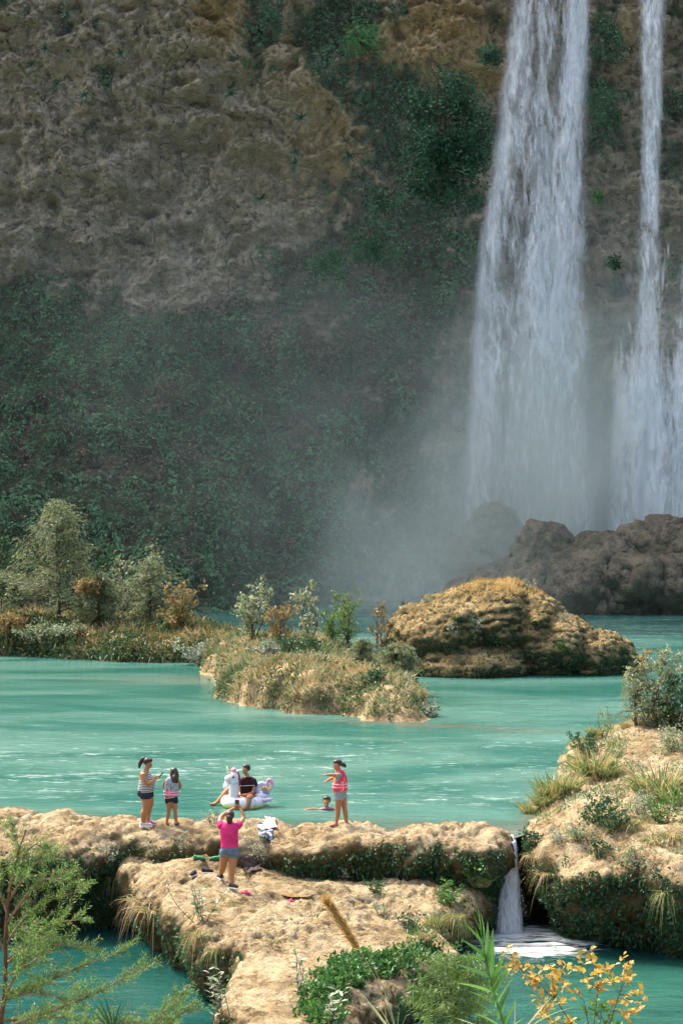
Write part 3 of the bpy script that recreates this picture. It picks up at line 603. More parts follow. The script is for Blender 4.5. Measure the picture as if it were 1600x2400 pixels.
M_sf = fall_mat('small_fall_water', 14, 2.6, .36, .60, .5, (.88, .9, .92))
for s_, o_, w_, a_ in [(2, .06, 1.0, .6), (5, 0, .95, 1.0), (9, -.06, .8, 1.3)]: smallfall(s_, M_sf, o_, w_, a_)
mb = MB(); nd = 240; k = R.rand(nd) ** .7
P = np.c_[FALL0[0] + (FALLB[0] - FALL0[0]) * k + R.normal(size=nd) * (.06 + .12 * k), FALL0[1] - .05 - .55 * k + R.normal(size=nd) * .07, -.13 - 1.85 * k ** 1.25]
v, q = leaves(P, np.c_[R.normal(size=(nd, 2)) * .2, -np.ones(nd)], .02 + .04 * R.rand(nd), .012 + .012 * R.rand(nd)); mb.add(v, q)
od = link('droplets', mb.mesh('droplets', plain('droplet_white', (.85, .88, .9), .3))); pin(od, root4); od['kind'] = 'stuff'

# ------------------------------------------------------------------ mist in the shade below the falls
n = NT('mist_air'); p = n.pos(); sx = n.n('SeparateXYZ', {0: p})
def gau(cx_, cz_, wx, wz):
    a = n.math('POWER', n.math('DIVIDE', n.math('SUBTRACT', sx.outputs[0], cx_), wx), 2.0); b = n.math('POWER', n.math('DIVIDE', n.math('SUBTRACT', sx.outputs[2], cz_), wz), 2.0)
    return n.math('POWER', 2.718, n.math('MULTIPLY', n.math('ADD', a, b), -1.0))
nz_ = n.noise(n.scale(p, (1, .6, .8)), .09, 4, .6, .4)
back = n.rng(sx.outputs[1], 143.0, 153.0)
dd = n.math('ADD', n.math('MULTIPLY', n.math('MULTIPLY', gau(21, 4, 10, 12), back), .19), n.math('ADD', n.math('MULTIPLY', gau(7, 2, 12, 11), .036), n.math('MULTIPLY', gau(0, 16, 26, 14), .0055)))
dd = n.math('MULTIPLY', n.math('ADD', n.math('MULTIPLY', dd, n.rng(nz_, .3, .72, .2, 1.5)), .0012), n.rng(sx.outputs[1], 126.0, 148.0, .12, 1.0))
mist_m = n.done(None, n.n('VolumePrincipled', {'Color': (.80, .90, .84), 'Density': dd, 'Anisotropy': .1}).outputs[0])
wv = np.array([[-45, 121, .08], [45, 121, .08], [45, 168, .08], [-45, 168, .08], [-45, 146, 52], [45, 146, 52], [45, 168, 52], [-45, 168, 52]])
wf = np.array([[0, 3, 2, 1], [4, 5, 6, 7], [0, 1, 5, 4], [1, 2, 6, 5], [2, 3, 7, 6], [3, 0, 4, 7]])
mist = tag(link('mist', mesh_np('mist', wv, [wf], mist_m)), 'grey spray mist drifting in front of the cliff', 'mist', kind='stuff')

# ------------------------------------------------------------------ plants
bpy.context.view_layer.update()
bpy.data.objects['mist'].hide_viewport = False
M_bark = plain('bark', (.085, .058, .036), .9, .1, .3, 20)
M_barkpale = plain('pale_bark', (.17, .135, .09), .9, .1, .3, 20)
M_grass_stem = plain('green_stem', (.12, .17, .05), .8, .1, .2, 20)
M_cyp = leaf_mat('cypress_leaves', [(0, (.07, .105, .045)), (.4, (.145, .185, .085)), (.8, (.24, .27, .14)), (1, (.34, .34, .2))], .5)
M_dgreen = leaf_mat('dark_leaves', [(0, (.015, .045, .015)), (.5, (.03, .09, .03)), (1, (.06, .15, .05))], .3)
M_bgreen = leaf_mat('bright_leaves', [(0, (.035, .10, .02)), (.5, (.07, .18, .035)), (1, (.14, .27, .06))], .4)
M_silver = leaf_mat('silver_leaves', [(0, (.13, .17, .11)), (.5, (.26, .30, .21)), (1, (.46, .49, .39))], .25)
M_pale = leaf_mat('pale_leaves', [(0, (.09, .14, .05)), (.45, (.18, .24, .11)), (.8, (.40, .41, .29)), (1, (.58, .56, .44))], .4)
M_rust = leaf_mat('rust_leaves', [(0, (.09, .12, .04)), (.4, (.20, .17, .07)), (.75, (.36, .21, .07)), (1, (.46, .36, .2))], .35)
M_feather = leaf_mat('feathery_leaves', [(0, (.04, .10, .02)), (.5, (.10, .20, .045)), (.85, (.20, .28, .09)), (1, (.36, .28, .12))], .45)
M_gold = leaf_mat('gold_grass', [(0, (.30, .19, .06)), (.5, (.48, .31, .09)), (1, (.62, .44, .18))], .4)
M_drygrass = leaf_mat('dry_grass', [(0, (.16, .12, .05)), (.4, (.34, .25, .11)), (.75, (.46, .36, .19)), (1, (.22, .24, .09))], .35)
M_grass = leaf_mat('green_grass', [(0, (.06, .12, .03)), (.4, (.15, .21, .06)), (.7, (.30, .30, .12)), (.9, (.42, .32, .14)), (1, (.45, .27, .08))], .4)
M_shoregrass = leaf_mat('shore_grass', [(0, (.05, .09, .025)), (.3, (.13, .14, .05)), (.55, (.25, .2, .085)), (.8, (.38, .25, .09)), (1, (.44, .36, .2))], .35, .35)
M_isletgrass = leaf_mat('islet_grass', [(0, (.08, .13, .04)), (.3, (.18, .23, .10)), (.55, (.30, .31, .17)), (.82, (.44, .39, .24)), (1, (.42, .27, .10))], .35, .4)

def blade_arrays(B, D, L, Wd, droop, segs=3, side=None):
    """curved tapering blades from bases B along D, bending down by droop"""
    n = len(B); D = unit(D); L = np.broadcast_to(L, n); Wd = np.broadcast_to(Wd, n); droop = np.broadcast_to(droop, n)
    if side is None: side = unit(np.cross(D, np.c_[R.normal(size=(n, 2)), np.full(n, .3)]))
    lv = []
    for k in range(segs + 1):
        t = k / segs; c = B + D * (L * t)[:, None]; c[:, 2] -= droop * L * t * t
        w = Wd * (1 - t) ** .8 * (.5 if k else .4) + Wd * .04
        lv += [c + side * w[:, None], c - side * w[:, None]]
    v = np.stack(lv, 1).reshape(-1, 3); m = 2 * (segs + 1); b = np.arange(n)[:, None] * m
    q = np.concatenate([b + np.array([2 * k, 2 * k + 1, 2 * k + 3, 2 * k + 2]) for k in range(segs)])
    return v, q, np.tile(np.arange(n), segs)
def tuft_mesh(name, n, h, spread, droop, wd, mat, br=.12, seed=0, segs=3):
    a = R.rand(n) * 2 * np.pi; r = np.sqrt(R.rand(n)) * br; B = np.c_[np.cos(a) * r, np.sin(a) * r, -.03 * np.ones(n)]
    a2 = a + R.normal(size=n) * .5; sp = spread * (.3 + R.rand(n)); D = np.c_[np.cos(a2) * sp, np.sin(a2) * sp, np.ones(n)]
    v, q, ix = blade_arrays(B, D, h * (.5 + .6 * R.rand(n)), wd * (.7 + .6 * R.rand(n)), droop * (.5 + R.rand(n)), segs)
    mb = MB(); rv = R.rand(n); mb.add(v, q, rq=rv[ix]); return mb.mesh(name, mat)
def grass_cover(name, label, me, n, mask, h, wd, mat, seed, lean=.45, droop=.35, segs=2, tone=.5):
    P, N = scatter(me, n, mask, seed); cl = fbm(P * .9 + seed, 3); P = P - N * .02
    D = N * .5 + np.c_[R.normal(size=(n, 2)) * lean, .6 + .4 * R.rand(n)]
    hh = h * (.45 + .7 * R.rand(n)) * (1 + .9 * np.clip(cl, -.6, 1)); v, q, ix = blade_arrays(P, D, hh, wd * (.6 + .8 * R.rand(n)), droop * (.3 + 1.2 * R.rand(n)), segs)
    rv = np.clip(tone + 1.1 * fbm(P * .45 + 9 + seed, 3) + .28 * R.normal(size=n), 0, 1)
    mb = MB(); mb.add(v, q, rq=rv[ix]); return tag(link(name, mb.mesh(name, mat)), label, 'grass', kind='stuff')
def stems_to(mb, base, ends, r0, r1, bend=.15, nseg=5):
    out = []
    for e in ends:
        m = (base + e) / 2 + R.normal(size=3) * np.linalg.norm(e - base) * bend * .5; p = smooth_path([base, m, e], 5)
        v, q, t = tube(p, np.linspace(r0, r1, len(p)), nseg); mb.add(v, q, t); out.append(p)
    return out
def shrub(name, label, cat, pos, h, w, nl, L, Wd, mat, bark=M_bark, stems=5, group=None, dens_top=.35, droop=0.0, lean=(0, 0), r0=.03, twigs=5, seed=0):
    """a woody plant: branches that fork into twigs, leaves along the twigs"""
    root = link(name, None, loc=pos); tag(root, label, cat, group)
    sb = MB(); lb = MB(); pts = []; dirs = []
    ends = []
    for k in range(stems):
        a = k * 2.4 + R.rand(); rr = w * (.15 + .55 * R.rand()); hh = h * (.55 + .42 * R.rand()) if k else h * .95
        if k == 0: rr *= .3
        ends.append(np.array([np.cos(a) * rr + lean[0] * hh, np.sin(a) * rr + lean[1] * hh, hh]))
    for p in stems_to(sb, np.array([0, 0, -.1]), ends, r0, r0 * .25, .2):
        for j in range(twigs):
            t = dens_top + (1 - dens_top) * (j + R.rand()) / twigs; b = p[int(t * (len(p) - 1))]
            ln = w * .42 * (1.15 - t * .6) * (.6 + .6 * R.rand()); d = unit(np.array([R.normal(), R.normal(), .35 + .4 * R.rand() - droop]))
            e = b + d * ln; tw = stems_to(sb, b, [e], r0 * .3, r0 * .1, .2, 4)[0]
            pts.append(tw); dirs.append(d)
    T = np.array([tw[np.minimum((R.rand(int(nl / len(pts)) + 1) ** .7 * len(tw)).astype(int), len(tw) - 1)] for tw in pts]); k = T.shape[1]
    Dd = np.repeat(np.array(dirs), k, 0); P = T.reshape(-1, 3) + R.normal(size=(len(Dd), 3)) * L * .5
    D = Dd * .6 + R.normal(size=P.shape) * .7 + np.array([0, 0, .15 - droop])
    v, q = leaves(P, D, L * (.6 + .7 * R.rand(len(P))), Wd * (.6 + .7 * R.rand(len(P))))
    lb.add(v, q, rq=np.clip(R.rand(len(P)) * .75 + .25 * np.repeat(R.rand(len(pts)), k), 0, 1))
    link('branches', sb.mesh('branches', bark), root); link('foliage', lb.mesh('foliage', mat), root)
    return root
def conifer(name, label, pos, h, r, n_br, mat, bark=M_bark, group=None, ln=.16, per=46, low=.08, drp=.45, wd=.03, power=.75, br=1.0):
    """upright tree with drooping feathery sprays"""
    root = link(name, None, loc=pos); tag(root, label, 'tree', group); sb = MB(); lb = MB()
    tp = smooth_path([(0, 0, -.2), (R.normal() * .05, 0, h * .35), (R.normal() * .08, .05, h * .7), (R.normal() * .05, 0, h)], 6)
    v, q, t = tube(tp, np.linspace(.03 + h * .014, .012, len(tp)), 7); sb.add(v, q, t); trunk = sb.mesh('trunk', bark)
    bb = MB(); gold = 2.399; AP = []; AD = []; AR = []
    for i in range(n_br):
        f = low + (1 - low) * ((i + R.rand() * .8) / n_br) ** .85; z = f * h; a = i * gold + R.normal() * .4
        L = r * (1 - f) ** power * (.35 + .85 * R.rand() ** 1.3) + r * .06
        rise = .25 + .25 * f
        p = np.array([[np.cos(a) * L * s, np.sin(a) * L * s, z + L * (rise * s * 1.6 - drp * 1.3 * s * s)] for s in np.linspace(0, 1, 7)])
        v, q, t = tube(p, np.linspace((.012 + .006 * L) * br, .003 * br, 7), 4); bb.add(v, q, t)
        m = int(per * (.4 + L / r)); s = R.rand(m) ** .6; c = np.stack([np.interp(s, np.linspace(0, 1, 7), p[:, k]) for k in range(3)], 1)
        c += R.normal(size=c.shape) * np.array([.11, .11, .08]) * (r / 2.2)
        side = np.array([-np.sin(a), np.cos(a), 0]); AP.append(c); tone = R.rand() * .35
        AD.append(np.array([np.cos(a), np.sin(a), 0]) * .55 + side * R.normal(size=(m, 1)) * .8 + np.array([0, 0, -.55]) + R.normal(size=(m, 3)) * .25); AR.append(np.clip(tone + .5 * R.rand(m) + .3 * s - .15, 0, 1))
    P = np.concatenate(AP); D = np.concatenate(AD)
    v, q = leaves(P, D, ln * (.6 + .8 * R.rand(len(P))), wd * (.7 + .6 * R.rand(len(P)))); lb.add(v, q, rq=np.concatenate(AR))
    link('trunk', trunk, root); link('branches', bb.mesh('branches', bark), root); link('foliage', lb.mesh('foliage', mat), root)
    return root

# ---- left shore and islet
def smask(me_scale, thr, z0=.05):
    return lambda P, N: np.where(P[:, 2] > z0, sm(thr - .25, thr + .2, fbm(P * me_scale, 4) + .1), 0)
shm = shore.data; ism = islet.data
grass_cover('shore_grass', 'rusty and tan grass covering the left shore', shm, 30000, lambda P, N: np.where((P[:, 2] > .1) & (P[:, 0] > -24), sm(-.45, .1, fbm(P * .5, 4)) * (1 + 2.5 * (P[:, 1] < 101)), 0) / 3.5, .95, .06, M_shoregrass, 3, .4, .75)
P, N = scatter(shm, 15000, lambda P, N: np.where((P[:, 2] > -.05) & (P[:, 0] > -24) & (P[:, 1] < 103), sm(-.1, .35, fbm(P * .45 + 3, 4) + .45 * (P[:, 2] < .8)), 0), 4)
mb = MB(); v, q = leaves(P + N * .15 + R.normal(size=P.shape) * [.12, .12, .16], R.normal(size=P.shape) + [0, -.5, -.2], .13 + .14 * R.rand(len(P)), .08 + .07 * R.rand(len(P))); mb.add(v, q)
tag(link('shore_undergrowth', mb.mesh('shore_undergrowth', M_dgreen)), 'dark green leafy undergrowth along the left shore', 'undergrowth', kind='stuff')
grass_cover('islet_grass', 'pale green and straw grass growing over the islet', ism, 30000, lambda P, N: np.where(P[:, 2] > .12, sm(-.25, .25, fbm(P * .55 + 2, 4) + .22 * (P[:, 2] > .8) - .12 * (P[:, 2] < .45)), 0), .46, .042, M_isletgrass, 5, .4, .5)
P, N = scatter(ism, 6000, lambda P, N: np.where(P[:, 2] > .05, sm(.0, .35, fbm(P * .6 + 8, 4) + .15 * (N[:, 1] < -.3)), 0), 6)
mb = MB(); v, q = leaves(P + N * .08 + R.normal(size=P.shape) * .08, R.normal(size=P.shape) + [0, -.3, .2], .09 + .08 * R.rand(len(P)), .06 + .04 * R.rand(len(P))); mb.add(v, q)
tag(link('islet_undergrowth', mb.mesh('islet_undergrowth', M_dgreen)), 'dark green leaves in the hollows of the islet', 'undergrowth', kind='stuff')
def on(px, d, z0=30):
    x = (px - 800) * d / F; p = drop(x, d, z0); return p if p is not None else np.array([x, d, 0.])
def ht(py, d, base): return H - (py - 1200) * d / F - base[2]
mist.hide_set(True) if False else None
b = on(138, 101); conifer('cypress_tree', 'tall grey green cypress with drooping sprays, tallest on left shore', b, ht(1183, 101, b), 4.6, 105, M_cyp, ln=.26, per=72, wd=.05, power=.9)
b = on(350, 100); conifer('cypress_tree', 'smaller drooping grey green cypress right of the tallest one', b, ht(1318, 100, b), 2.9, 70, M_cyp, ln=.24, per=60, wd=.05, power=.7)
b = on(232, 99.5); conifer('cypress_tree', 'low spreading cypress between the two taller ones', b, ht(1345, 99.5, b), 2.2, 60, M_cyp, ln=.22, per=75, wd=.055, power=.6)
b = on(20, 101); conifer('cypress_tree', 'low brownish cypress at the left frame edge', b, ht(1350, 101, b), 2.8, 60, M_cyp, ln=.22, per=75, wd=.055, power=.6)
b = on(425, 98); conifer('cypress_tree', 'squat green cypress at right end of left shore', b, ht(1420, 98, b), 1.2, 50, M_feather, ln=.15, per=60, wd=.04, power=.55)
b = on(345, 102); shrub('broadleaf_tree', 'slender tree with whitish leaves rising behind the smaller cypress', 'tree', b, ht(1270, 102, b), 1.8, 700, .22, .11, M_pale, stems=4, dens_top=.55, r0=.05)
b = on(245, 103); shrub('broadleaf_tree', 'dark green thin leafed tree behind the low spreading cypress', 'tree', b, ht(1285, 103, b), 1.7, 700, .22, .10, M_dgreen, stems=3, dens_top=.4, r0=.05)
b = on(8, 104); shrub('broadleaf_tree', 'dark green leafy tree cut by the left frame edge', 'tree', b, ht(1245, 104, b), 1.8, 800, .2, .12, M_dgreen, stems=5, r0=.05)
for px, py, d, w, L, m, lab in [
    (30, 1440, 98.5, 1.1, .14, M_rust, 'rust orange bush at the far left of the shore'), (205, 1408, 98.5, .7, .14, M_rust, 'bright orange bush below the tallest cypress'),
    (95, 1462, 97.5, 1.2, .12, M_pale, 'pale flowering bush in front of the tallest cypress'), (425, 1365, 97, .9, .14, M_rust, 'orange and white leafed bush at right end of left shore'),
    (165, 1480, 97, 1.0, .12, M_pale, 'low pale leafed bush at the middle of the left shore')]:
    b = on(px, d); shrub('bush', lab, 'bush', b, max(.5, ht(py, d, b)), w * 1.6, 650, L * 1.3, L * .85, m, stems=8, dens_top=.1)
for px, py, d, w, nl, L, m, st, lab, kw in [
    (592, 1362, 86, 1.2, 560, .12, M_pale, 6, 'round pale leafed shrub standing at the back of the islet', dict(dens_top=.35)),
    (722, 1356, 85, .8, 330, .13, M_pale, 3, 'spindly tall shrub with white leaves on the islet', dict(dens_top=.3)),
    (655, 1410, 84, 1.0, 340, .11, M_rust, 5, 'orange leafed shrub between two pale shrubs on the islet', dict(dens_top=.2)),
    (890, 1398, 88, .5, 240, .11, M_rust, 3, 'thin rusty shrub just left of the big boulder', dict(dens_top=.15)),
    (700, 1545, 76, 1.1, 420, .10, M_dgreen, 6, 'dark green leafy bush in the hollow of the islet', dict(dens_top=.1)),
    (630, 1600, 75, .7, 260, .09, M_silver, 6, 'silvery bush on the left slope of the islet', dict(dens_top=.1)),
    (1005, 1655, 69, .5, 200, .08, M_silver, 5, 'small silvery bush at the right tip of the islet', dict(dens_top=.1)),
    (880, 1645, 70, .7, 260, .08, M_dgreen, 6, 'low green bush near the right tip of the islet', dict(dens_top=.1)),
    (470, 1510, 92, 1.3, 520, .11, M_silver, 7, 'grey green bush where left shore meets the islet', dict(dens_top=.1))]:
    b = on(px, d); shrub('shrub', lab, 'bush', b, max(.45, ht(py, d, b)), w * 1.35, int(nl * 1.5), L * 1.35, L * .9, m, stems=st + 2, **kw)
b = on(815, 87); shrub('broadleaf_tree', 'young loose green tree between islet and big boulder', 'tree', b, max(1, ht(1385, 87, b)), 1.5, 1300, .15, .05, M_feather, stems=5, dens_top=.1, twigs=9)
b = on(775, 86.5); shrub('shrub', 'small feathery shrub just left of the young green tree', 'bush', b, max(1, ht(1430, 86.5, b)), 1.1, 700, .14, .045, M_feather, stems=5, dens_top=.1, twigs=7)
b = on(930, 77); conifer('willow_bush', 'pale feathery willow in front of the big boulder', b, max(1, ht(1512, 77, b)), 1.0, 60, M_cyp, ln=.15, per=70, wd=.03, power=.4)
b = on(850, 78); conifer('willow_bush', 'low pale feathery willow on the islet back slope', b, max(.8, ht(1500, 78, b)), .8, 50, M_cyp, ln=.14, per=60, wd=.03, power=.4)

# ---- big boulder
grass_cover('boulder_grass', 'golden dry grass on top of the big boulder', bigrock.data, 3200, lambda P, N: np.where((N[:, 2] > .6) & (P[:, 2] > 3.0), sm(3.0, 3.7, P[:, 2]) * sm(4.2, 5.2, P[:, 0]) * sm(9.5, 8.6, P[:, 0]), 0), .26, .02, M_gold, 7, .35, .25)
P, N = scatter(bigrock.data, 9000, lambda P, N: np.where((P[:, 2] > .05) & (N[:, 1] < .2), np.where(N[:, 2] < .15, .8, .12) * sm(-.1, .25, fbm(P * .8, 4) + .3 * (P[:, 2] < 1.2)), 0), 8)
mb = MB(); v, q = leaves(P + N * .03, R.normal(size=P.shape) + N * .5 + [0, 0, -.4], .05 + .07 * R.rand(len(P)), .04 + .04 * R.rand(len(P))); mb.add(v, q)
tag(link('boulder_moss', mb.mesh('boulder_moss', M_dgreen)), 'dark green moss and small ferns on the big boulder flank', 'moss', kind='stuff')
for px, py, s, m, lab in [(1245, 1372, .5, M_silver, 'silver bush right of the golden grass on the big boulder'), (945, 1405, .3, M_silver, 'small silver plant at upper left corner of the big boulder'), (1000, 1398, .3, M_silver, 'small silver plant left of the golden grass on the big boulder'),
                         (1120, 1460, .4, M_silver, 'small silver plant on the boulder middle'), (1060, 1470, .4, M_silver, 'silver plant on the left face of the boulder'), (1185, 1515, .35, M_grass, 'small green tuft low on the boulder middle'), (1320, 1440, .35, M_silver, 'silver plant on the right shoulder of the boulder'), (1105, 1490, .4, M_grass, 'pale green tuft on the boulder face'), (1315, 1510, .3, M_bgreen, 'bright green plant on the right flank of the boulder')]:
    p, nn, ob = raycast(px, py + 12)
    if p is None: continue
    shrub('plant', lab, 'plant', p, s, s, 90, .09, .055, m, stems=5, dens_top=.1, r0=.008, twigs=3)
tm_dry = [tuft_mesh('dry_tuft', 170, .55, .5, .75, .016, M_drygrass, .12) for _ in range(2)]
tm_green = [tuft_mesh('green_tuft', 230, .62, .6, .5, .02, M_grass, .22) for _ in range(3)]
tm_hang = [tuft_mesh('hanging_tuft', 120, .6, 1.3, 1.3, .016, M_drygrass, .28) for _ in range(3)]
tm_hangg = [tuft_mesh('hanging_green', 150, .6, 1.0, 1.4, .018, M_grass, .12) for _ in range(2)]
def tuft(px, py, sc, kind, lab, grp, up=.0):
    p, nn, ob = raycast(px, py)
    if p is None: return
    me = {'d': tm_dry, 'g': tm_green, 'h': tm_hang, 'k': tm_hangg}[kind]; me = me[random.randrange(len(me))]
    o = link('grass_tuft', me, None, p + np.array([0, 0, up]), random.random() * 6.28, sc); tag(o, lab, 'grass', grp)
for px, lab in [(1055, 'left of two dry tufts hanging over the boulder waterline'), (1112, 'right of two dry tufts hanging over the boulder waterline')]:
    tuft(px, 1560, 1.1, 'h', lab, 'dry tufts on the big boulder')

# ---- leafy cover on the shaded rock faces
def face_cover(name, label, me, n, maskf, seed, mat, L=.06, out=.05, hang=.6):
    P, N = scatter(me, n, maskf, seed); cl = fbm(P * 1.3 + seed, 3)
    P = P + N * (out * (.3 + R.rand(n)) * (1 + 1.5 * np.clip(cl, 0, 1)))[:, None]
    D = N * .7 + R.normal(size=P.shape) * .6 + [0, 0, -hang]
    mb = MB(); v, q = leaves(P, D, L * (.5 + R.rand(n)), L * .65 * (.5 + R.rand(n)), N + R.normal(size=P.shape) * .7); mb.add(v, q, rq=np.clip(R.rand(n) * .8 + .2 * cl, 0, 1))
    return tag(link(name, mb.mesh(name, mat)), label, 'creeper', kind='stuff')
def pxy(P): return 800 + P[:, 0] * F / P[:, 1], 1200 + (H - P[:, 2]) * F / P[:, 1]
def m_dam(P, N):
    px, py = pxy(P); n_ = fbm(P * 1.1 + 3, 4)
    right = sm(600, 680, px) * sm(2004, 2030, py + 45 * n_ + 34 * sm(760, 880, px)) * sm(1185, 1160, px)
    left = sm(350, 250, px) * sm(1985, 2030, py + 30 * n_) * sm(90, 140, px) + .5 * sm(560, 480, px) * sm(1975, 1995, py + 45 * n_)
    return np.where((N[:, 1] < -.1) & (N[:, 2] < .55), np.clip(right + left, 0, 1) * sm(-.25, .1, n_ + .12), 0)
face_cover('dam_creepers', 'dark green creepers on the shaded face of the rock dam', dam_me, 22000, m_dam, 11, M_dgreen, .075, .06)
def m_terr(P, N):
    px, py = pxy(P); n_ = fbm(P * 1.2 + 5, 4)
    return np.where((N[:, 2] < .35) & (P[:, 2] > -1.9), sm(-.15, .2, n_ + .1) * sm(-.75, -1.0, P[:, 2]), 0)
face_cover('terrace_creepers', 'dark ferns hanging on the undercut edge of the rock terrace', terrace_me, 11000, m_terr, 12, M_dgreen, .075, .06)
def m_flank(P, N):
    px, py = pxy(P); n_ = fbm(P * 1.0 + 1, 4)
    a = np.exp(-((px - 820) / 85) ** 2 - ((py - 2290) / 42) ** 2) + np.exp(-((px - 765) / 70) ** 2 - ((py - 2370) / 60) ** 2) + .9 * np.exp(-((px - 930) / 70) ** 2 - ((py - 2270) / 35) ** 2) + .7 * np.exp(-((px - 1000) / 50) ** 2 - ((py - 2235) / 30) ** 2)
    return np.where((P[:, 1] < 41), sm(.5, .85, a + n_ * .8), 0)
face_cover('ground_cover', 'bright green leafy ground cover on the right flank of the terrace', terrace_me, 5200, m_flank, 13, leaf_mat('ground_cover_leaves', [(0, (.02, .07, .015)), (.5, (.05, .15, .03)), (1, (.13, .26, .06))], .35), .10, .16, .1)
def m_bank(P, N):
    px, py = pxy(P); n_ = fbm(P * 1.1 + 9, 4)
    return np.where((N[:, 1] < .1) & (N[:, 2] < .5) & (P[:, 1] < 46), sm(-.25, .1, n_ + .15) * sm(.1, -.35, P[:, 2] + .4 * n_), 0)
face_cover('bank_creepers', 'dark ferns and creepers on the shaded front of the right bank', bank_me, 22000, m_bank, 14, M_dgreen, .08, .07)
grass_cover('bank_grass', 'thin straw and green grass growing over the right bank', bank_me, 24000, lambda P, N: np.where((N[:, 2] > .3) & (P[:, 2] > .05) & (P[:, 0] < 15), sm(-.02, .28, fbm(P * .75 + 4, 4) + .1 * (P[:, 1] > 50)), 0), .28, .014, M_grass, 15, .5, .55)
P, N = scatter(bank_me, 9000, lambda P, N: np.where((N[:, 2] > .2) & (P[:, 2] > .05) & (P[:, 0] < 15), sm(.08, .3, fbm(P * .8 + 14, 4)), 0), 16)
mb = MB(); v, q = leaves(P + N * .05 * R.rand(len(P), 1), R.normal(size=P.shape) + N * .8, .05 + .06 * R.rand(len(P)), .03 + .03 * R.rand(len(P))); mb.add(v, q)
tag(link('bank_undergrowth', mb.mesh('bank_undergrowth', M_pale)), 'grey green low herbs patching the right bank', 'undergrowth', kind='stuff')
def m_sparse(P, N):
    px, py = pxy(P); return np.where((N[:, 2] > .4), sm(.2, .38, fbm(P * .9 + 21, 4) + .22 * sm(780, 980, px)), 0)
grass_cover('terrace_grass', 'sparse tufts of grass and herbs on the rock terrace', terrace_me, 7000, m_sparse, .15, .012, M_grass, 17, .6, .5)
grass_cover('terrace_grass', 'straw coloured weeds on the crest of the rock dam', dam_me, 1200, lambda P, N: np.where((N[:, 2] > .2) & (P[:, 2] < .0), sm(.25, .4, fbm(P * 1.1 + 33, 4)), 0), .1, .01, M_drygrass, 18, .5, .6)

# ---- single tufts and bushes on the right bank and the terrace
for a in [(1245, 1905, 1.0, 'g', 'green grass tuft at the water edge beside the notch', 'g1'), (1300, 1862, 1.68, 'g', 'large green and tan tuft on the left edge of right bank'), (1275, 1885, 1.1, 'g', 'green tuft just behind the one beside the notch'),
          (1330, 1850, 1.2, 'g', 'upright tuft right of the large green and tan tuft'), (1392, 1812, 1.92, 'g', 'tall pale green tuft on the ridge at the middle of right bank'), (1420, 1818, 1.2, 'g', 'second pale green tuft on the middle ridge of right bank'),
          (1545, 1862, 2.16, 'g', 'biggest orange and green tuft at the right frame edge'), (1585, 1880, 1.92, 'g', 'green tuft cut by the right frame edge'), (1500, 1695, 1.3, 'd', 'dry tuft beneath the tall leafy shrub'),
          (1465, 1706, 1.0, 'd', 'dry tuft at the far end of right bank'), (1440, 1752, .9, 'g', 'small green tuft in the middle of far right bank'), (1395, 1722, .9, 'g', 'small tuft beside the leafy sprig'), (1530, 1970, 1.1, 'k', 'arching green tuft on the front right of the bank'),
          (1580, 1960, 1.3, 'k', 'arching green tuft at the right edge of the bank'), (1480, 1930, .9, 'k', 'arching tuft beside the dark fern hollow'),
          (1290, 2045, .95, 'h', 'long dry tuft hanging over the bank right of the small fall'), (1252, 2005, .7, 'h', 'dry tuft at the right lip of the small fall'),
          (1560, 2095, 1.0, 'k', 'green and tan tuft hanging at the right end of bank front'), (340, 2110, 1.1, 'h', 'dry tuft hanging from the left corner of the terrace'), (362, 2130, 1.2, 'h', 'long tan tuft hanging above the left pool'), (270, 2060, .9, 'k', 'pale green tuft in the dark hollow at left'),
          (470, 2190, 1.0, 'k', 'green blades hanging below the silver shrub'), (1020, 2170, .9, 'g', 'small green tuft at right corner of the terrace'), (1000, 2200, .8, 'd', 'small dry tuft at right corner of the terrace'),
          (1065, 2150, 1.0, 'k', 'arching green tuft left of the small fall'), (1125, 2075, .8, 'g', 'grass tuft on the ledge beside the small fall'), (505, 2230, .8, 'k', 'short green tuft hanging on the left terrace edge'), (150, 2040, .8, 'h', 'dry straws under the left end of the dam')]:
    tuft(a[0], a[1], a[2], a[3], a[4], 'grass tufts on the rocks')
p, _, _ = raycast(1545, 1700); shrub('shrub', 'tall leafy shrub with rusty tips at the right frame edge', 'bush', p, 2.3, 1.7, 3200, .10, .065, M_pale, stems=9, dens_top=.05, r0=.018, twigs=10)
p, _, _ = raycast(1585, 1705); shrub('shrub', 'dark green shrub cut by the right frame edge', 'bush', p, 1.6, 1.4, 1500, .10, .06, M_dgreen, stems=7, dens_top=.05, r0=.018, twigs=8)
p, _, _ = raycast(1520, 1700); shrub('shrub', 'rust leafed stem poking above the tall shrub', 'bush', p, 2.35, .6, 170, .09, .055, M_rust, stems=2, dens_top=.75, r0=.02)
p, _, _ = raycast(1490, 1700); conifer('willow_bush', 'feathery pale willow left of the tall leafy shrub', p, 1.7, .8, 45, M_cyp, ln=.12, per=50, wd=.02, power=.3)
p, _, _ = raycast(1415, 1725); shrub('shrub', 'thin bright leafy sprig on the far point of right bank', 'bush', p, .85, .55, 120, .07, .045, M_grass, stems=3, dens_top=.35, r0=.012)
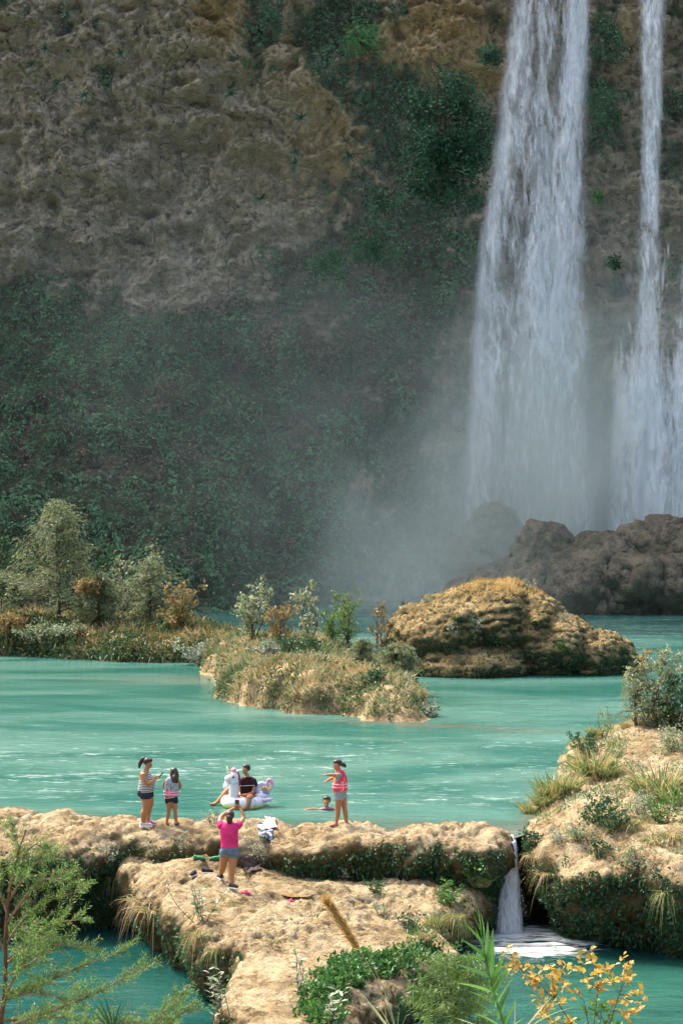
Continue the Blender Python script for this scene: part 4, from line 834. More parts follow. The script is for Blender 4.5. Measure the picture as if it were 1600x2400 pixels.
for px, py, h, w, nl, m, lab in [(1375, 1762, .45, .9, 700, M_dgreen, 'dark green bush at the water on the far right bank'), (1400, 1930, .55, .9, 700, M_dgreen, 'dark fern clump in the hollow of the right bank'), (1445, 1945, .5, .7, 500, M_dgreen, 'second dark fern clump right of the hollow'),
      (1450, 1770, .4, .8, 420, M_pale, 'grey green low bush on the far right bank'), (1570, 1760, .6, 1.2, 700, M_pale, 'grey green bush at the right frame edge below the tall shrub'), (1560, 1930, .6, 1.0, 600, M_bgreen, 'bright green bush at the lower right of the bank'),
      (1500, 1910, .5, .8, 420, M_silver, 'silver leafed bush above the arching tufts'), (1310, 1975, .3, .5, 260, M_silver, 'small silvery herb near the front of right bank'), (1355, 1970, .3, .6, 260, M_pale, 'small mat of herbs near the front of right bank'), (1400, 2005, .3, .5, 240, M_dgreen, 'small dark bush on the front edge of right bank'),
      (1490, 2030, .4, .6, 300, M_pale, 'pale herb on the front slope of right bank'), (1250, 1985, .35, .5, 300, M_dgreen, 'dark green bush at the right side of the notch'),
      (250, 2015, .4, .4, 160, M_silver, 'silvery bush under the left part of the dam'), (430, 1990, .35, .4, 150, M_silver, 'small silvery bush on the dam face behind the sneakers'), (612, 2010, .5, .4, 220, M_silver, 'silvery bush growing beside the grey towel'),
      (500, 1932, .35, .5, 130, M_silver, 'thin silvery bush on the crest beside the woman taking a picture'), (880, 2095, .3, .4, 140, M_dgreen, 'small dark herb on the right part of the terrace'), (900, 2150, .3, .4, 140, M_silver, 'small silver herb on the right part of the terrace'),
      (960, 2180, .35, .5, 220, M_dgreen, 'green bush at the right rim of the terrace'), (1050, 2120, .5, .7, 420, M_bgreen, 'bright green bush left of the small fall'), (1110, 2060, .4, .5, 240, M_bgreen, 'green ferns on the ledge beside the small fall'), (800, 2050, .35, .4, 100, M_silver, 'dry silvery weed at the foot of the dam')]:
    p, nn, _ = raycast(px, py)
    if p is not None: shrub('bush', lab, 'bush', p, h, w, nl, .075 if m not in (M_silver,) else .065, .045 if m is not M_silver else .03, m, stems=7, dens_top=.05, r0=.008, twigs=4)

# ---- cliff bushes
def cliff_bush(lobes, n, mat, lab, L=.3, dep=2.0, group=None):
    """lobes: (px, py, rx, ry) on the cliff; leaves spread through uneven rounded masses"""
    c, nn, ob = raycast(lobes[0][0], lobes[0][1]); root = link('cliff_bush', None, loc=c); tag(root, lab, 'bush', group)
    mb = MB(); sb = MB(); s = c[1] / F
    for px, py, rx, ry in lobes:
        cc = np.array([(px - 800) * s, c[1], H - (py - 1200) * s]) - c; m = int(n * rx * ry / sum(l[2] * l[3] for l in lobes) * 1.5)
        k = unit(R.normal(size=(m, 3))); rad = R.rand(m) ** .45; jit = 1 + .5 * fbm(k * 1.6 + px, 3); P = k * (rad * jit)[:, None] * np.array([rx * s, dep, ry * s]) + cc
        g = fbm((P + c) * .55, 4) * 1.2 + .4 * fbm((P + c) * 1.8, 2); keep = g + .5 * (1 - rad) > -.05 + .3 * R.rand(m); P = P[keep]; k = k[keep]
        v, q = leaves(P, k * .6 + R.normal(size=P.shape) * .5 + [0, -.2, -.35], L * (.5 + .7 * R.rand(len(P))), L * .6 * (.5 + .7 * R.rand(len(P))), k + R.normal(size=P.shape) * .4)
        mb.add(v, q, rq=np.clip(.45 + .9 * fbm((P + c) * .8, 3) + .18 * R.normal(size=len(P)), 0, 1))
        for i in range(4): stems_to(sb, np.array([0, dep * .3, -ry * s * .3]), [cc + np.array([R.normal() * rx * s * .4, -dep * .3, R.normal() * ry * s * .4])], .06, .02)
    link('foliage', mb.mesh('foliage', mat), root); link('branches', sb.mesh('branches', M_bark), root)
M_cb = leaf_mat('cliff_bush_leaves', [(0, (.015, .045, .02)), (.5, (.03, .10, .045)), (1, (.065, .17, .08))], .25)
M_cbb = leaf_mat('cliff_bush_bright', [(0, (.03, .09, .03)), (.5, (.05, .17, .05)), (1, (.1, .27, .08))], .3)
cliff_bush([(1050, 330, 85, 90), (1070, 210, 60, 45), (1000, 255, 50, 50), (1100, 290, 50, 70), (990, 350, 55, 60), (1060, 430, 80, 70), (980, 430, 45, 40), (1090, 390, 55, 80), (1030, 180, 35, 25), (900, 470, 40, 35)], 11000, M_cb, 'big dark green bush hanging on the cliff left of the main waterfall')
cliff_bush([(765, 615, 50, 42), (795, 636, 30, 23)], 1870, M_cb, 'rounded green bush on the cliff middle', .2)
cliff_bush([(870, 575, 60, 45), (906, 597, 36, 24)], 2040, M_cb, 'green bush right of the rounded one on the cliff middle', .2)
cliff_bush([(850, 90, 55, 45), (883, 112, 33, 24)], 1700, M_cbb, 'light green bush near the top of the cliff gully', .2)
cliff_bush([(1145, 128, 32, 26), (1164, 141, 19, 14)], 850, M_cb, 'small dark bush on orange rock touching the main waterfall', .2)
cliff_bush([(1420, 85, 42, 60), (1445, 115, 25, 33)], 1530, M_cb, 'dark bush high between the two waterfalls', .2)
cliff_bush([(1418, 245, 38, 55), (1440, 272, 22, 30)], 1530, M_cb, 'dark bush on the rock between the falls, below the highest', .2)
cliff_bush([(1416, 398, 10, 12), (1422, 404, 6, 6)], 160, M_cbb, 'small bright green shrub beside the right edge of main waterfall', .22, 1.0)
cliff_bush([(1396, 457, 15, 18), (1405, 466, 9, 9)], 240, M_cbb, 'bright green shrub just below the small bright one', .22, 1.0)
cliff_bush([(1440, 612, 16, 20), (1449, 622, 9, 11)], 260, M_cb, 'green shrub low on the rock between the falls', .22, 1.0)
cliff_bush([(630, 30, 36, 60), (651, 60, 21, 33)], 1190, M_cb, 'dark bush hanging in the cleft at the top of the cliff', .2)
def rosette(px, py, sc, lab='small spiky rosette plant clinging to the bare cliff'):
    c, nn, ob = raycast(px, py)
    if c is None: return
    n_ = 22; a = R.rand(n_) * 6.28; B = np.zeros((n_, 3)); D = np.c_[np.cos(a) * .9, -.5 - .3 * R.rand(n_), np.sin(a) * .9]
    v, q, ix = blade_arrays(B, D, .75 * sc * (.7 + .5 * R.rand(n_)), .11 * sc, .25, 3); mb = MB(); mb.add(v, q, rq=R.rand(n_)[ix])
    tag(link('rosette_plant', mb.mesh('rosette_plant', M_ros), None, c), lab, 'plant', 'spiky rosettes on the cliff face')
M_ros = leaf_mat('rosette_leaves', [(0, (.04, .08, .05)), (1, (.12, .19, .12))], .2)
for px, py, s, lab in [(160, 32, 1, 'spiky rosette highest on the upper left cliff'), (225, 50, .9, 'spiky rosette just right of the highest one on the upper left cliff'), (105, 115, .9, 'spiky rosette below the highest one, leftward'), (160, 120, .8, 'small spiky rosette in the middle of the upper left cliff group'),
        (283, 125, 1, 'spiky rosette at the right of the upper left cliff group'), (75, 150, .9, 'leftmost spiky rosette on the cliff'), (200, 222, 1.1, 'lowest spiky rosette of the upper left cliff group'), (135, 195, 1, 'spiky rosette left of the lowest one in the upper left group'),
        (540, 220, 1.2, 'lone spiky rosette on pale rock at the middle of the upper cliff'), (705, 278, 1.3, 'large spiky rosette on ochre rock left of the big dark bush'), (695, 355, .9, 'upper of two close spiky rosettes on ochre rock'), (693, 382, 1, 'lower of two close spiky rosettes on ochre rock'),
        (818, 365, 1.3, 'large spiky rosette nearest the big dark bush'), (612, 465, 1.1, 'lowest lone spiky rosette on the bare rock'), (850, 420, 1, 'spiky rosette at the lower left rim of the big dark bush'), (750, 128, .9, 'spiky rosette beside the light green bush near the cliff top')]: rosette(px, py, s, lab)

# ------------------------------------------------------------------ foreground plants rooted on the near bank
def near_base(px, py, d):
    t = Wp(px, py, d); g = drop(t[0], d, t[2]); return np.array([t[0], d, g[2] - .05])
# feathery tree at left
TD = 19.0; base = near_base(-6, 2400, TD); root = link('feathery_tree', None, loc=base); tag(root, 'feathery green sapling with thin reddish trunk in the lower left foreground', 'tree')
def tw(px, py, dd=0): return Wp(px, py, TD + dd) - base
tb_ = MB(); trunk = smooth_path([np.zeros(3), tw(0, 2420), tw(12, 2320), tw(14, 2200), tw(22, 2100), tw(40, 2010), tw(62, 1945)], 6)
v, q, t = tube(trunk, np.linspace(.032, .006, len(trunk)), 8); tb_.add(v, q, t); link('trunk', tb_.mesh('trunk', plain('red_bark', (.10, .058, .034), .9, .1, .35, 30)), root)
bb = MB(); lb = MB(); AP = []; AD = []
limbs = [((2, 2410), (120, 2370), (230, 2325), (345, 2262), .5), ((8, 2345), (90, 2310), (180, 2270), (300, 2225), .2), ((12, 2290), (70, 2260), (140, 2215), (230, 2235), -.4), ((14, 2250), (80, 2200), (130, 2165), (195, 2155), .3), ((16, 2210), (60, 2150), (120, 2110), (198, 2088), 0), ((18, 2160), (70, 2090), (110, 2060), (165, 2068), -.3), ((22, 2110), (60, 2050), (95, 2015), (120, 2005), .2),
         ((26, 2070), (50, 2020), (80, 1980), (105, 1990), 0), ((30, 2050), (45, 2000), (40, 1970), (20, 1940), .1), ((14, 2230), (-20, 2180), (-50, 2160), (-90, 2150), 0), ((18, 2140), (0, 2090), (-20, 2050), (-40, 2030), 0), ((5, 2390), (60, 2390), (140, 2385), (220, 2400), .8), ((0, 2440), (150, 2420), (280, 2400), (400, 2400), 1.0), ((10, 2320), (50, 2330), (110, 2330), (160, 2345), -.3),
         ((14, 2190), (40, 2190), (80, 2180), (120, 2195), .4), ((20, 2090), (30, 2060), (40, 2050), (60, 2060), -.2), ((6, 2360), (30, 2300), (70, 2240), (100, 2250), -.5), ((14, 2260), (40, 2240), (60, 2230), (90, 2215), .5), ((330, 2420), (370, 2390), (400, 2360), (425, 2330), .8), ((350, 2430), (390, 2400), (410, 2385), (440, 2370), .8), ((0, 2440), (60, 2430), (90, 2420), (150, 2440), .3)]
def spray(b, d, ln, m):
    s = np.linspace(.1, 1, m); c = b + d * (ln * s)[:, None]; c[:, 2] += -.06 * ln * s * s
    sd = unit(np.cross(d, np.array([.2, -1, .2]))); sg = np.where(np.arange(m) % 2, 1, -1)[:, None]
    AP.append(c); AD.append(d * .75 + sd * sg * .7 + R.normal(size=(m, 3)) * .25)
for a0, a1, a2, a3, dd in limbs:
    p = smooth_path([tw(*a0), tw(*a1, dd * .4), tw(*a2, dd * .8), tw(*a3, dd)], 8); v, q, t = tube(p, np.linspace(.016, .003, len(p)), 5); bb.add(v, q, t)
    L_ = np.linalg.norm(np.diff(p, axis=0), axis=1).sum(); nt_ = int(L_ * 38)
    for j in range(nt_):
        f = .12 + .88 * R.rand(); i = int(f * (len(p) - 1)); ax = unit(p[min(i + 1, len(p) - 1)] - p[max(i - 1, 0)])
        d = unit(ax * .8 + np.array([R.normal() * .4, R.normal() * .5, .35 + R.normal() * .45])); ln = .10 + .17 * R.rand()
        v, q, t = tube(np.array([p[i], p[i] + d * ln * .6, p[i] + d * ln]), [.003, .002, .001], 3, False); bb.add(v, q)
        spray(p[i], d, ln, int(14 + ln * 60))
P = np.concatenate(AP); D = np.concatenate(AD); v, q = leaves(P, D, .03 + .032 * R.rand(len(P)), .006 + .004 * R.rand(len(P))); lb.add(v, q)
link('branches', bb.mesh('branches', M_barkpale), root); link('foliage', lb.mesh('foliage', leaf_mat('sapling_leaves', [(0, (.05, .13, .025)), (.5, (.10, .23, .05)), (.9, (.19, .32, .09)), (1, (.36, .26, .10))], .5)), root)

# reed with long blades
def blade_mesh(name, L, w, droop, mat):
    s = np.linspace(0, 1, 9); wd = w * np.minimum(1, s * 6 + .35) * (1 - s ** 2.2) + .0008
    c = np.c_[s * L, s * 0, -droop * L * s * s]; v = np.empty((27, 3))
    v[0::3] = c + np.c_[s * 0, wd / 2, wd * .18]; v[1::3] = c; v[2::3] = c + np.c_[s * 0, -wd / 2, wd * .18]
    i = np.arange(8)[:, None] * 3; q = np.concatenate([i + np.array([0, 1, 4, 3]), i + np.array([1, 2, 5, 4])])
    return mesh_np(name, v, [q], mat, True, {'rnd': ('FACE', np.full(16, random.random()))})
def place_leaf(root, me, at, d, roll=0.0, sc=1.0, name='leaf'):
    d = Vector(d).normalized(); o = link(name, me, root, at, 0, sc); qd = d.to_track_quat('X', 'Z'); o.rotation_mode = 'QUATERNION'
    o.rotation_quaternion = qd @ Matrix.Rotation(roll, 3, 'X').to_quaternion(); return o
M_reed = leaf_mat('reed_leaves', [(0, (.05, .16, .03)), (.6, (.09, .25, .05)), (1, (.16, .33, .09))], .4)
RD = 17.5; base = near_base(1165, 2400, RD); root = link('reed_plant', None, loc=base); tag(root, 'bright green reed with long pointed leaves in the bottom centre foreground', 'plant')
rw = lambda px, py, dd=0: Wp(px, py, RD + dd) - base
st = smooth_path([np.zeros(3), rw(1180, 2430), rw(1160, 2340), rw(1140, 2260), rw(1128, 2190)], 8); mb = MB(); v, q, t = tube(st, np.linspace(.014, .005, len(st)), 7); mb.add(v, q, t); link('stem', mb.mesh('stem', M_reed), root)
bl = [blade_mesh('leaf', 1.0, .15, .10, M_reed), blade_mesh('leaf', 1.0, .13, .18, M_reed), blade_mesh('leaf', 1.0, .12, .05, M_reed)]
for k, (a, e) in enumerate([((1130, 2200), (1108, 2130)), ((1132, 2205), (1136, 2140)), ((1130, 2210), (1090, 2165)), ((1134, 2240), (1086, 2205)), ((1138, 2255), (1146, 2165)), ((1140, 2270), (1156, 2180)), ((1140, 2250), (1085, 2240)), ((1144, 2290), (1080, 2260)), ((1148, 2310), (1158, 2205)), ((1150, 2320), (1180, 2235)), ((1150, 2325), (1078, 2300)), ((1152, 2335), (1192, 2262)),
                            ((1156, 2350), (1100, 2322)), ((1160, 2360), (1195, 2285)), ((1162, 2380), (1108, 2345)), ((1166, 2390), (1192, 2310)), ((1170, 2405), (1118, 2372)), ((1172, 2415), (1210, 2345)), ((1176, 2425), (1130, 2400)), ((1176, 2430), (1222, 2380)), ((1126, 2192), (1120, 2122)), ((1138, 2262), (1120, 2175))]):
    at = rw(*a); dv = rw(*e, (-1) ** k * .06) - at; ln = float(np.linalg.norm(dv)); place_leaf(root, bl[k % 3], at, dv + np.array([0, 0, .05 * ln]), (-1) ** k * (1.0 + .25 * R.normal()), ln * 1.08)
# pale blades bending at the foot of the reed, and the palm-like fan at left
def blade_clump(name, label, px, d, ends, origin, w, mat, droop=.1):
    base = near_base(px, 2420, d); root = link(name, None, loc=base); tag(root, label, 'plant')
    b2 = [blade_mesh('leaf', 1.0, w, droop, mat), blade_mesh('leaf', 1.0, w * .8, droop * 2, mat)]
    o0 = Wp(*origin, d) - base; mb = MB(); v, q, t = tube(np.array([np.zeros(3), o0 * .5, o0]), [.012, .009, .006], 6); mb.add(v, q, t); link('stem', mb.mesh('stem', mat), root)
    for k, e in enumerate(ends):
        dv = Wp(e[0], e[1], d + (k % 3 - 1) * .08) - base - o0; ln = float(np.linalg.norm(dv)); place_leaf(root, b2[k % 2], o0, dv, (-1) ** k * (.9 + .3 * R.normal()), ln)
blade_clump('palm_sprout', 'dark green fan of narrow blades at the bottom left', 262, 18.5, [(225, 2345), (235, 2335), (250, 2325), (262, 2322), (282, 2340), (290, 2335), (300, 2350), (215, 2365), (240, 2360), (275, 2350), (298, 2372), (222, 2380)], (265, 2420), .08, M_dgreen)
blade_clump('sedge_plant', 'pale arching blades at the bottom, left of the reed', 915, 17.0, [(850, 2318), (862, 2345), (880, 2330), (902, 2245), (930, 2360), (870, 2385), (945, 2380), (905, 2300)], (930, 2440), .045, leaf_mat('sedge_leaves', [(0, (.16, .22, .10)), (1, (.30, .36, .2))], .4))
blade_clump('sedge_plant', 'whitish curling blades at the foot of the reed', 1240, 17.2, [(1090, 2385), (1110, 2360), (1215, 2340), (1235, 2320), (1270, 2330), (1300, 2365), (1100, 2400), (1285, 2300)], (1200, 2460), .04, leaf_mat('sedge_leaves_pale', [(0, (.30, .34, .2)), (1, (.46, .46, .32))], .4), .35)
# seed plume
base = near_base(905, 2400, 18); root = link('plume_grass', None, loc=base); tag(root, 'tall grass stalk with a drooping golden brown plume', 'grass'); pw = lambda px, py: Wp(px, py, 18) - base
ps_ = smooth_path([np.zeros(3), pw(905, 2400), pw(895, 2330), pw(868, 2270), pw(840, 2225), pw(800, 2160), pw(768, 2112)], 8); mb = MB(); v, q, t = tube(ps_, np.linspace(.007, .002, len(ps_)), 5); mb.add(v, q, t); link('stalk', mb.mesh('stalk', M_drygrass), root)
m = 1500; s = R.rand(m); ii = (.66 + .34 * s) * (len(ps_) - 1); c = np.stack([np.interp(ii, np.arange(len(ps_)), ps_[:, k]) for k in range(3)], 1); ax = unit(ps_[-1] - ps_[-14])
thick = np.sin(np.clip(s, 0, 1) * np.pi) ** .6; D = ax * .9 + R.normal(size=(m, 3)) * .3 + [0, 0, -.2]; mb = MB(); v, q = leaves(c + R.normal(size=c.shape) * .013 * thick[:, None], D, .06 + .05 * R.rand(m), .005); mb.add(v, q)
link('plume', mb.mesh('plume', leaf_mat('plume_seed', [(0, (.30, .19, .05)), (.6, (.48, .33, .10)), (1, (.56, .42, .17))], .5)), root)
# orange-leafed shrub
n_ = 7
def lobed(name, mat, rv):
    an = np.array([0, .35, .7, 1.1, 1.7, 2.6]); rad = np.array([1.0, .62, .85, .55, .6, .35]); ang = np.concatenate([-an[:0:-1], an]); rr_ = np.concatenate([rad[:0:-1], rad])
    v = np.c_[.4 + rr_ * np.cos(ang) * .6, rr_ * np.sin(ang) * .55, np.abs(rr_ * np.sin(ang)) * .18 - .1 * rr_ * (np.cos(ang) > .6)]; v = np.vstack([[[.35, 0, -.02]], v, [[0, 0, 0]]]); k = len(ang)
    t = [[0, i + 1, i + 2] for i in range(k - 1)] + [[0, k, k + 1], [0, k + 1, 1]]
    return mesh_np(name, v, [np.array(t)], mat, False, {'rnd': ('FACE', np.full(len(t), rv))})
M_orange = leaf_mat('orange_leaves', [(0, (.22, .22, .05)), (.25, (.44, .31, .06)), (.6, (.54, .34, .06)), (.8, (.5, .24, .04)), (1, (.62, .46, .16))], .45)
base = near_base(1400, 2400, 17.8); root = link('maple_shrub', None, loc=base); tag(root, 'shrub with orange autumn leaves in the bottom right foreground', 'bush'); ow = lambda px, py, dd=0: Wp(px, py, 17.8 + dd) - base
lobes = [lobed('leaf', M_orange, r_) for r_ in (.1, .35, .55, .8, .95)]; sb = MB(); o0 = ow(1390, 2470)
tips = [(1185, 2225), (1200, 2250), (1215, 2262), (1230, 2268), (1170, 2262), (1240, 2290), (1270, 2268), (1290, 2262), (1300, 2280), (1325, 2262), (1345, 2272), (1365, 2250), (1380, 2228), (1388, 2255), (1400, 2280), (1372, 2290), (1420, 2275), (1440, 2262), (1462, 2248), (1476, 2262), (1455, 2285), (1480, 2300), (1505, 2330), (1510, 2345), (1470, 2345), (1490, 2368), (1440, 2350), (1465, 2380), (1250, 2300), (1262, 2335), (1280, 2370), (1265, 2385), (1330, 2310), (1350, 2330), (1300, 2320), (1315, 2350), (1410, 2320), (1290, 2400), (1390, 2310), (1340, 2395), (1275, 2360), (1310, 2295), (1430, 2300)]
forks = [ow(1330, 2400), ow(1370, 2360), ow(1430, 2370), ow(1300, 2340), ow(1400, 2320), ow(1450, 2330)]
for f in forks: stems_to(sb, o0, [f], .007, .004, .1)
nl_ = 0
for k, tp in enumerate(tips):
    e = ow(*tp, R.normal() * .18); f = min(forks, key=lambda g: np.linalg.norm((g - e) + np.array([0, 0, .05]))); pth = stems_to(sb, f, [e], .003, .0015, .15, 4)[0]
    for j in range(7):
        at = pth[-1 - (j // 2)] + R.normal(size=3) * .012; d = np.array([R.normal(), R.normal() * .8, .25 + R.normal() * .7]); place_leaf(root, lobes[min(4, int(abs(R.normal()) * 2.2) if tp[1] < 2360 else random.randrange(3))], at, d, R.normal() * .8, .055 + .04 * R.rand())
link('branches', sb.mesh('branches', M_bark), root)
b = near_base(1385, 2400, 18.3); shrub('bush', 'dark green leaves behind the orange autumn shrub', 'bush', b, H - (2320 - 1200) * 18.3 / F - b[2], .45, 260, .085, .04, M_bgreen, stems=6, dens_top=.5, r0=.008)
b = near_base(1065, 2400, 18.6); conifer('feathery_shrub', 'light green feathery shrub behind the reed', b, H - (2255 - 1200) * 18.6 / F - b[2], .62, 70, M_feather, M_grass_stem, ln=.07, per=130, wd=.008, power=.3, drp=.15, low=.3, br=.25)
# silvery broad-leafed plants with leaves one can pick apart
def oval(name, mat, rv):
    s = np.linspace(0, 1, 6); w = np.sin(np.pi * s ** .8) * .17 + .004; c = np.c_[s, s * 0, -.18 * s * s]; v = np.empty((18, 3)); v[0::3] = c + np.c_[s * 0, w, w * .4]; v[1::3] = c; v[2::3] = c + np.c_[s * 0, -w, w * .4]
    i = np.arange(5)[:, None] * 3; return mesh_np(name, v, [np.concatenate([i + np.array([0, 1, 4, 3]), i + np.array([1, 2, 5, 4])])], mat, True, {'rnd': ('FACE', np.full(10, rv))})
ovs = [oval('leaf', M_silver, r_) for r_ in (.15, .5, .9)] + [oval('leaf', M_bgreen, .4)]
def silver_plant(label, px, py, h, w, ns, per, ls, toward=(0, -.35)):
    p, nn, ob = raycast(px, py)
    if p is None: return
    root = link('silver_plant', None, loc=p); tag(root, label, 'plant'); sb = MB()
    for i in range(ns):
        e = np.array([R.normal() * w * .4 + toward[0] * h, R.normal() * w * .25 + toward[1] * h, h * (.6 + .5 * R.rand())]); pth = stems_to(sb, np.array([R.normal() * w * .15, R.normal() * .05, -.05]), [e], .008, .004, .15)[0]
        for j in range(per):
            at = pth[int(len(pth) * (.3 + .68 * j / per))]; a = j * 2.4 + i; place_leaf(root, ovs[random.choice((0, 0, 1, 1, 2, 3))], at, (math.cos(a), math.sin(a) * .8, .35 + .3 * R.rand()), R.normal() * .4, ls * (.7 + .6 * R.rand()))
    link('stems', sb.mesh('stems', M_barkpale), root)
silver_plant('silvery green plant with broad leaves on the left terrace edge', 465, 2160, .75, .8, 9, 12, .13)
silver_plant('silvery leafed plant at the bottom left edge of the terrace', 520, 2385, .8, .5, 7, 12, .12)
silver_plant('silvery plant rising from the ground cover on the terrace', 705, 2320, .75, .4, 5, 10, .12)
silver_plant('silvery plant low in the ground cover at the bottom', 765, 2405, .6, .4, 5, 10, .13)

# ------------------------------------------------------------------ people and their things
M_skin = plain('skin', (.33, .158, .072), .55, .35, .08, 9)
M_hair = plain('black_hair', (.018, .013, .011), .45, .4, .3, 60)
M_hairb = plain('brown_hair', (.036, .019, .012), .5, .4, .35, 60)
M_eye = plain('eye_dark', (.015, .012, .01), .3, .5); M_lip = plain('lip', (.32, .09, .07), .5)
M_navy = plain('navy_cloth', (.022, .026, .04), .9, .1, .25, 25); M_denim = plain('denim', (.12, .16, .22), .9, .1, .35, 60); M_denimp = plain('pale_denim', (.22, .27, .34), .9, .1, .3, 60)
M_pink = plain('pink_shirt', (.54, .035, .15), .9, .1, .12, 10); M_hotpink = plain('hot_pink', (.75, .05, .2), .6); M_plum = plain('plum_shirt', (.035, .012, .016), .9, .1, .2, 20); M_grey = plain('grey_shirt', (.24, .255, .25), .9, .1, .2, 30)
M_black = plain('black_rubber', (.015, .015, .016), .6); M_phone = plain('phone_body', (.01, .01, .012), .25, .5); M_white = plain('white_rubber', (.72, .70, .68), .6); M_red = plain('red_cloth', (.35, .03, .035), .9, .1)
M_strap = plain('pink_strap', (.85, .30, .40), .7)
def stripe_mat(name, a, b, period):
    n = NT(name); z = n.n('SeparateXYZ', {0: n.n('TexCoord').outputs['Object']}).outputs[2]
    s = n.math('FRACT', n.math('DIVIDE', n.math('ADD', z, n.math('MULTIPLY', n.noise(n.n('TexCoord').outputs['Object'], 5, 2), .02)), period)); return n.done(n.bsdf(n.mix(n.rng(s, .48, .56), a, b), .9, .1))
def print_mat(name, cols, sc):
    n = NT(name); p = n.n('TexCoord').outputs['Object']; v = n.n('TexVoronoi', {'Vector': p, 'Scale': sc}); r = n.n('SeparateColor', {0: v.outputs['Color']}).outputs[0]
    return n.done(n.bsdf(n.ramp(r, [(i / len(cols), c) for i, c in enumerate(cols)], 'CONSTANT'), .8, .2))
M_stripe = stripe_mat('striped_jersey', (.03, .032, .045), (.56, .54, .52), .036)
M_vestg = print_mat('grey_print', [(.20, .27, .29), (.26, .34, .34), (.15, .19, .24), (.24, .32, .30), (.34, .28, .33)], 26)
M_vestr = print_mat('red_print', [(.62, .03, .07), (.7, .05, .09), (.55, .03, .12), (.66, .04, .06), (.8, .3, .05), (.6, .03, .07), (.15, .12, .3)], 24)
class Body:
    def __init__(s): s.v = []; s.q = []; s.t = []; s.n = 0; s.ex = []
    def put(s, v, q=None, t=None):
        if q is not None and len(q): s.q.append(np.asarray(q) + s.n)
        if t is not None and len(t): s.t.append(np.asarray(t) + s.n)
        s.v.append(np.asarray(v, float)); s.n += len(v); return s
    def limb(s, pts, rad, k=5, seg=10):
        p = smooth_path(pts, k); r = np.interp(np.linspace(0, 1, len(p)), np.linspace(0, 1, len(rad)), rad); return s.put(*tube(p, r, seg))
    def ell(s, c, r, yaw=0.0, pitch=0.0, sub=3):
        v, t = ico((0, 0, 0), r, sub); M = np.array(Matrix.Rotation(yaw, 3, 'Z') @ Matrix.Rotation(pitch, 3, 'Y')); return s.put(v @ M.T + np.asarray(c, float), None, t)
    def loft(s, rings, yaw=0.0, seg=16):
        """rings (x, y, z, half width, half depth); yaw turns the width axis"""
        a = np.linspace(0, 2 * np.pi, seg, endpoint=False); cs, sn = math.cos(yaw), math.sin(yaw); V = []
        P = smooth_path([list(r) for r in rings], 4)
        for x, y, z, w, d in P:
            u = np.sign(np.cos(a)) * np.abs(np.cos(a)) ** .85 * w; k = np.sign(np.sin(a)) * np.abs(np.sin(a)) ** .85 * d
            V.append(np.c_[x + u * cs - k * sn, y + u * sn + k * cs, np.full(seg, z)])
        m = len(V); v = np.vstack(V + [[P[0][:3]], [P[-1][:3]]]); i = np.arange(m - 1)[:, None] * seg; j = np.arange(seg)[None]; j2 = (j + 1) % seg
        q = np.stack([i + j, i + j2, i + seg + j2, i + seg + j], -1).reshape(-1, 4); c0 = m * seg
        t = [[c0, (k + 1) % seg, k] for k in range(seg)] + [[c0 + 1, (m - 1) * seg + k, (m - 1) * seg + (k + 1) % seg] for k in range(seg)]
        return s.put(v, q, t)
    def hand(s, w, d, up, size=1.0, curl=.5, point=False):
        """palm in the body, five unequal fingers appended as their own chains"""
        w = np.asarray(w, float); d = unit(d); up = unit(up); sd = unit(np.cross(d, up)); up = np.cross(sd, d)
        for f in (.02, .045, .07): s.ell(w + d * f * size, np.array([.026, .026, .02]) * size, sub=2)
        for k, (o, l) in enumerate([(-.028, .062), (-.010, .072), (.010, .068), (.028, .052)]):
            b = w + d * .075 * size + sd * o * size; c_ = .05 if (point and k == 0) else curl
            m_ = b + (d * (1 - .35 * c_) - up * .5 * c_) * l * .5 * size; e = m_ + (d * (1 - 1.1 * c_) - up * 1.0 * c_) * l * .55 * size
            s.ex.append(tube(np.array([b - d * .02 * size, b, m_, e]), np.array([.0095, .0095, .0085, .0065]) * size, 6))
        b = w + d * .03 * size - sd * .026 * size; s.ex.append(tube(np.array([b, b + (d * .6 - sd * .6) * .03 * size, b + (d * .9 - sd * .5 - up * .3 * curl) * .06 * size]), np.array([.012, .010, .008]) * size, 6)); return s
    def foot(s, ankle, d, L=.22, w=.042):
        a = np.asarray(ankle, float); d = unit(np.array([d[0], d[1], 0.])); z0 = a[2]
        s.limb([a + [0, 0, .02], a - d * .02 + [0, 0, -z0 * .45], a - d * .03 + [0, 0, -z0 + .03]], [.036, .04, .03], 3)
        s.limb([a - d * .04 + [0, 0, -z0 + .035], a + d * L * .3 + [0, 0, -z0 + .038], a + d * L * .68 + [0, 0, -z0 + .022]], [.034, w, .026], 4); sd = np.array([-d[1], d[0], 0])
        for k in range(5): s.ex.append(tube(np.array([a + d * L * .62 + sd * (k - 2) * .015 + [0, 0, -z0 + .02], a + d * L * (.82 - .03 * abs(k - 1)) + sd * (k - 2) * .016 + [0, 0, -z0 + .013]]), [.011, .009], 6))
        return s
    def head(s, c, f, sz=1.0, tilt=0.0):
        """skull, jaw, nose, ears; f = facing"""
        f = unit(np.array([f[0], f[1], 0.])); f = unit(f * math.cos(tilt) + np.array([0, 0, -math.sin(tilt)])); sd = unit(np.cross(f, [0, 0, 1])); up = np.cross(sd, f); c = np.asarray(c, float)
        g = lambda a, b_, h: c + (sd * a + f * b_ + up * h) * sz
        s.fr = (c, f, sd, up, sz)
        s.ell(g(0, -.012, .025), np.array([.078, .078, .088]) * sz); s.ell(g(0, .028, -.02), np.array([.060, .060, .085]) * sz); s.ell(g(0, .045, -.075), np.array([.036, .036, .032]) * sz)
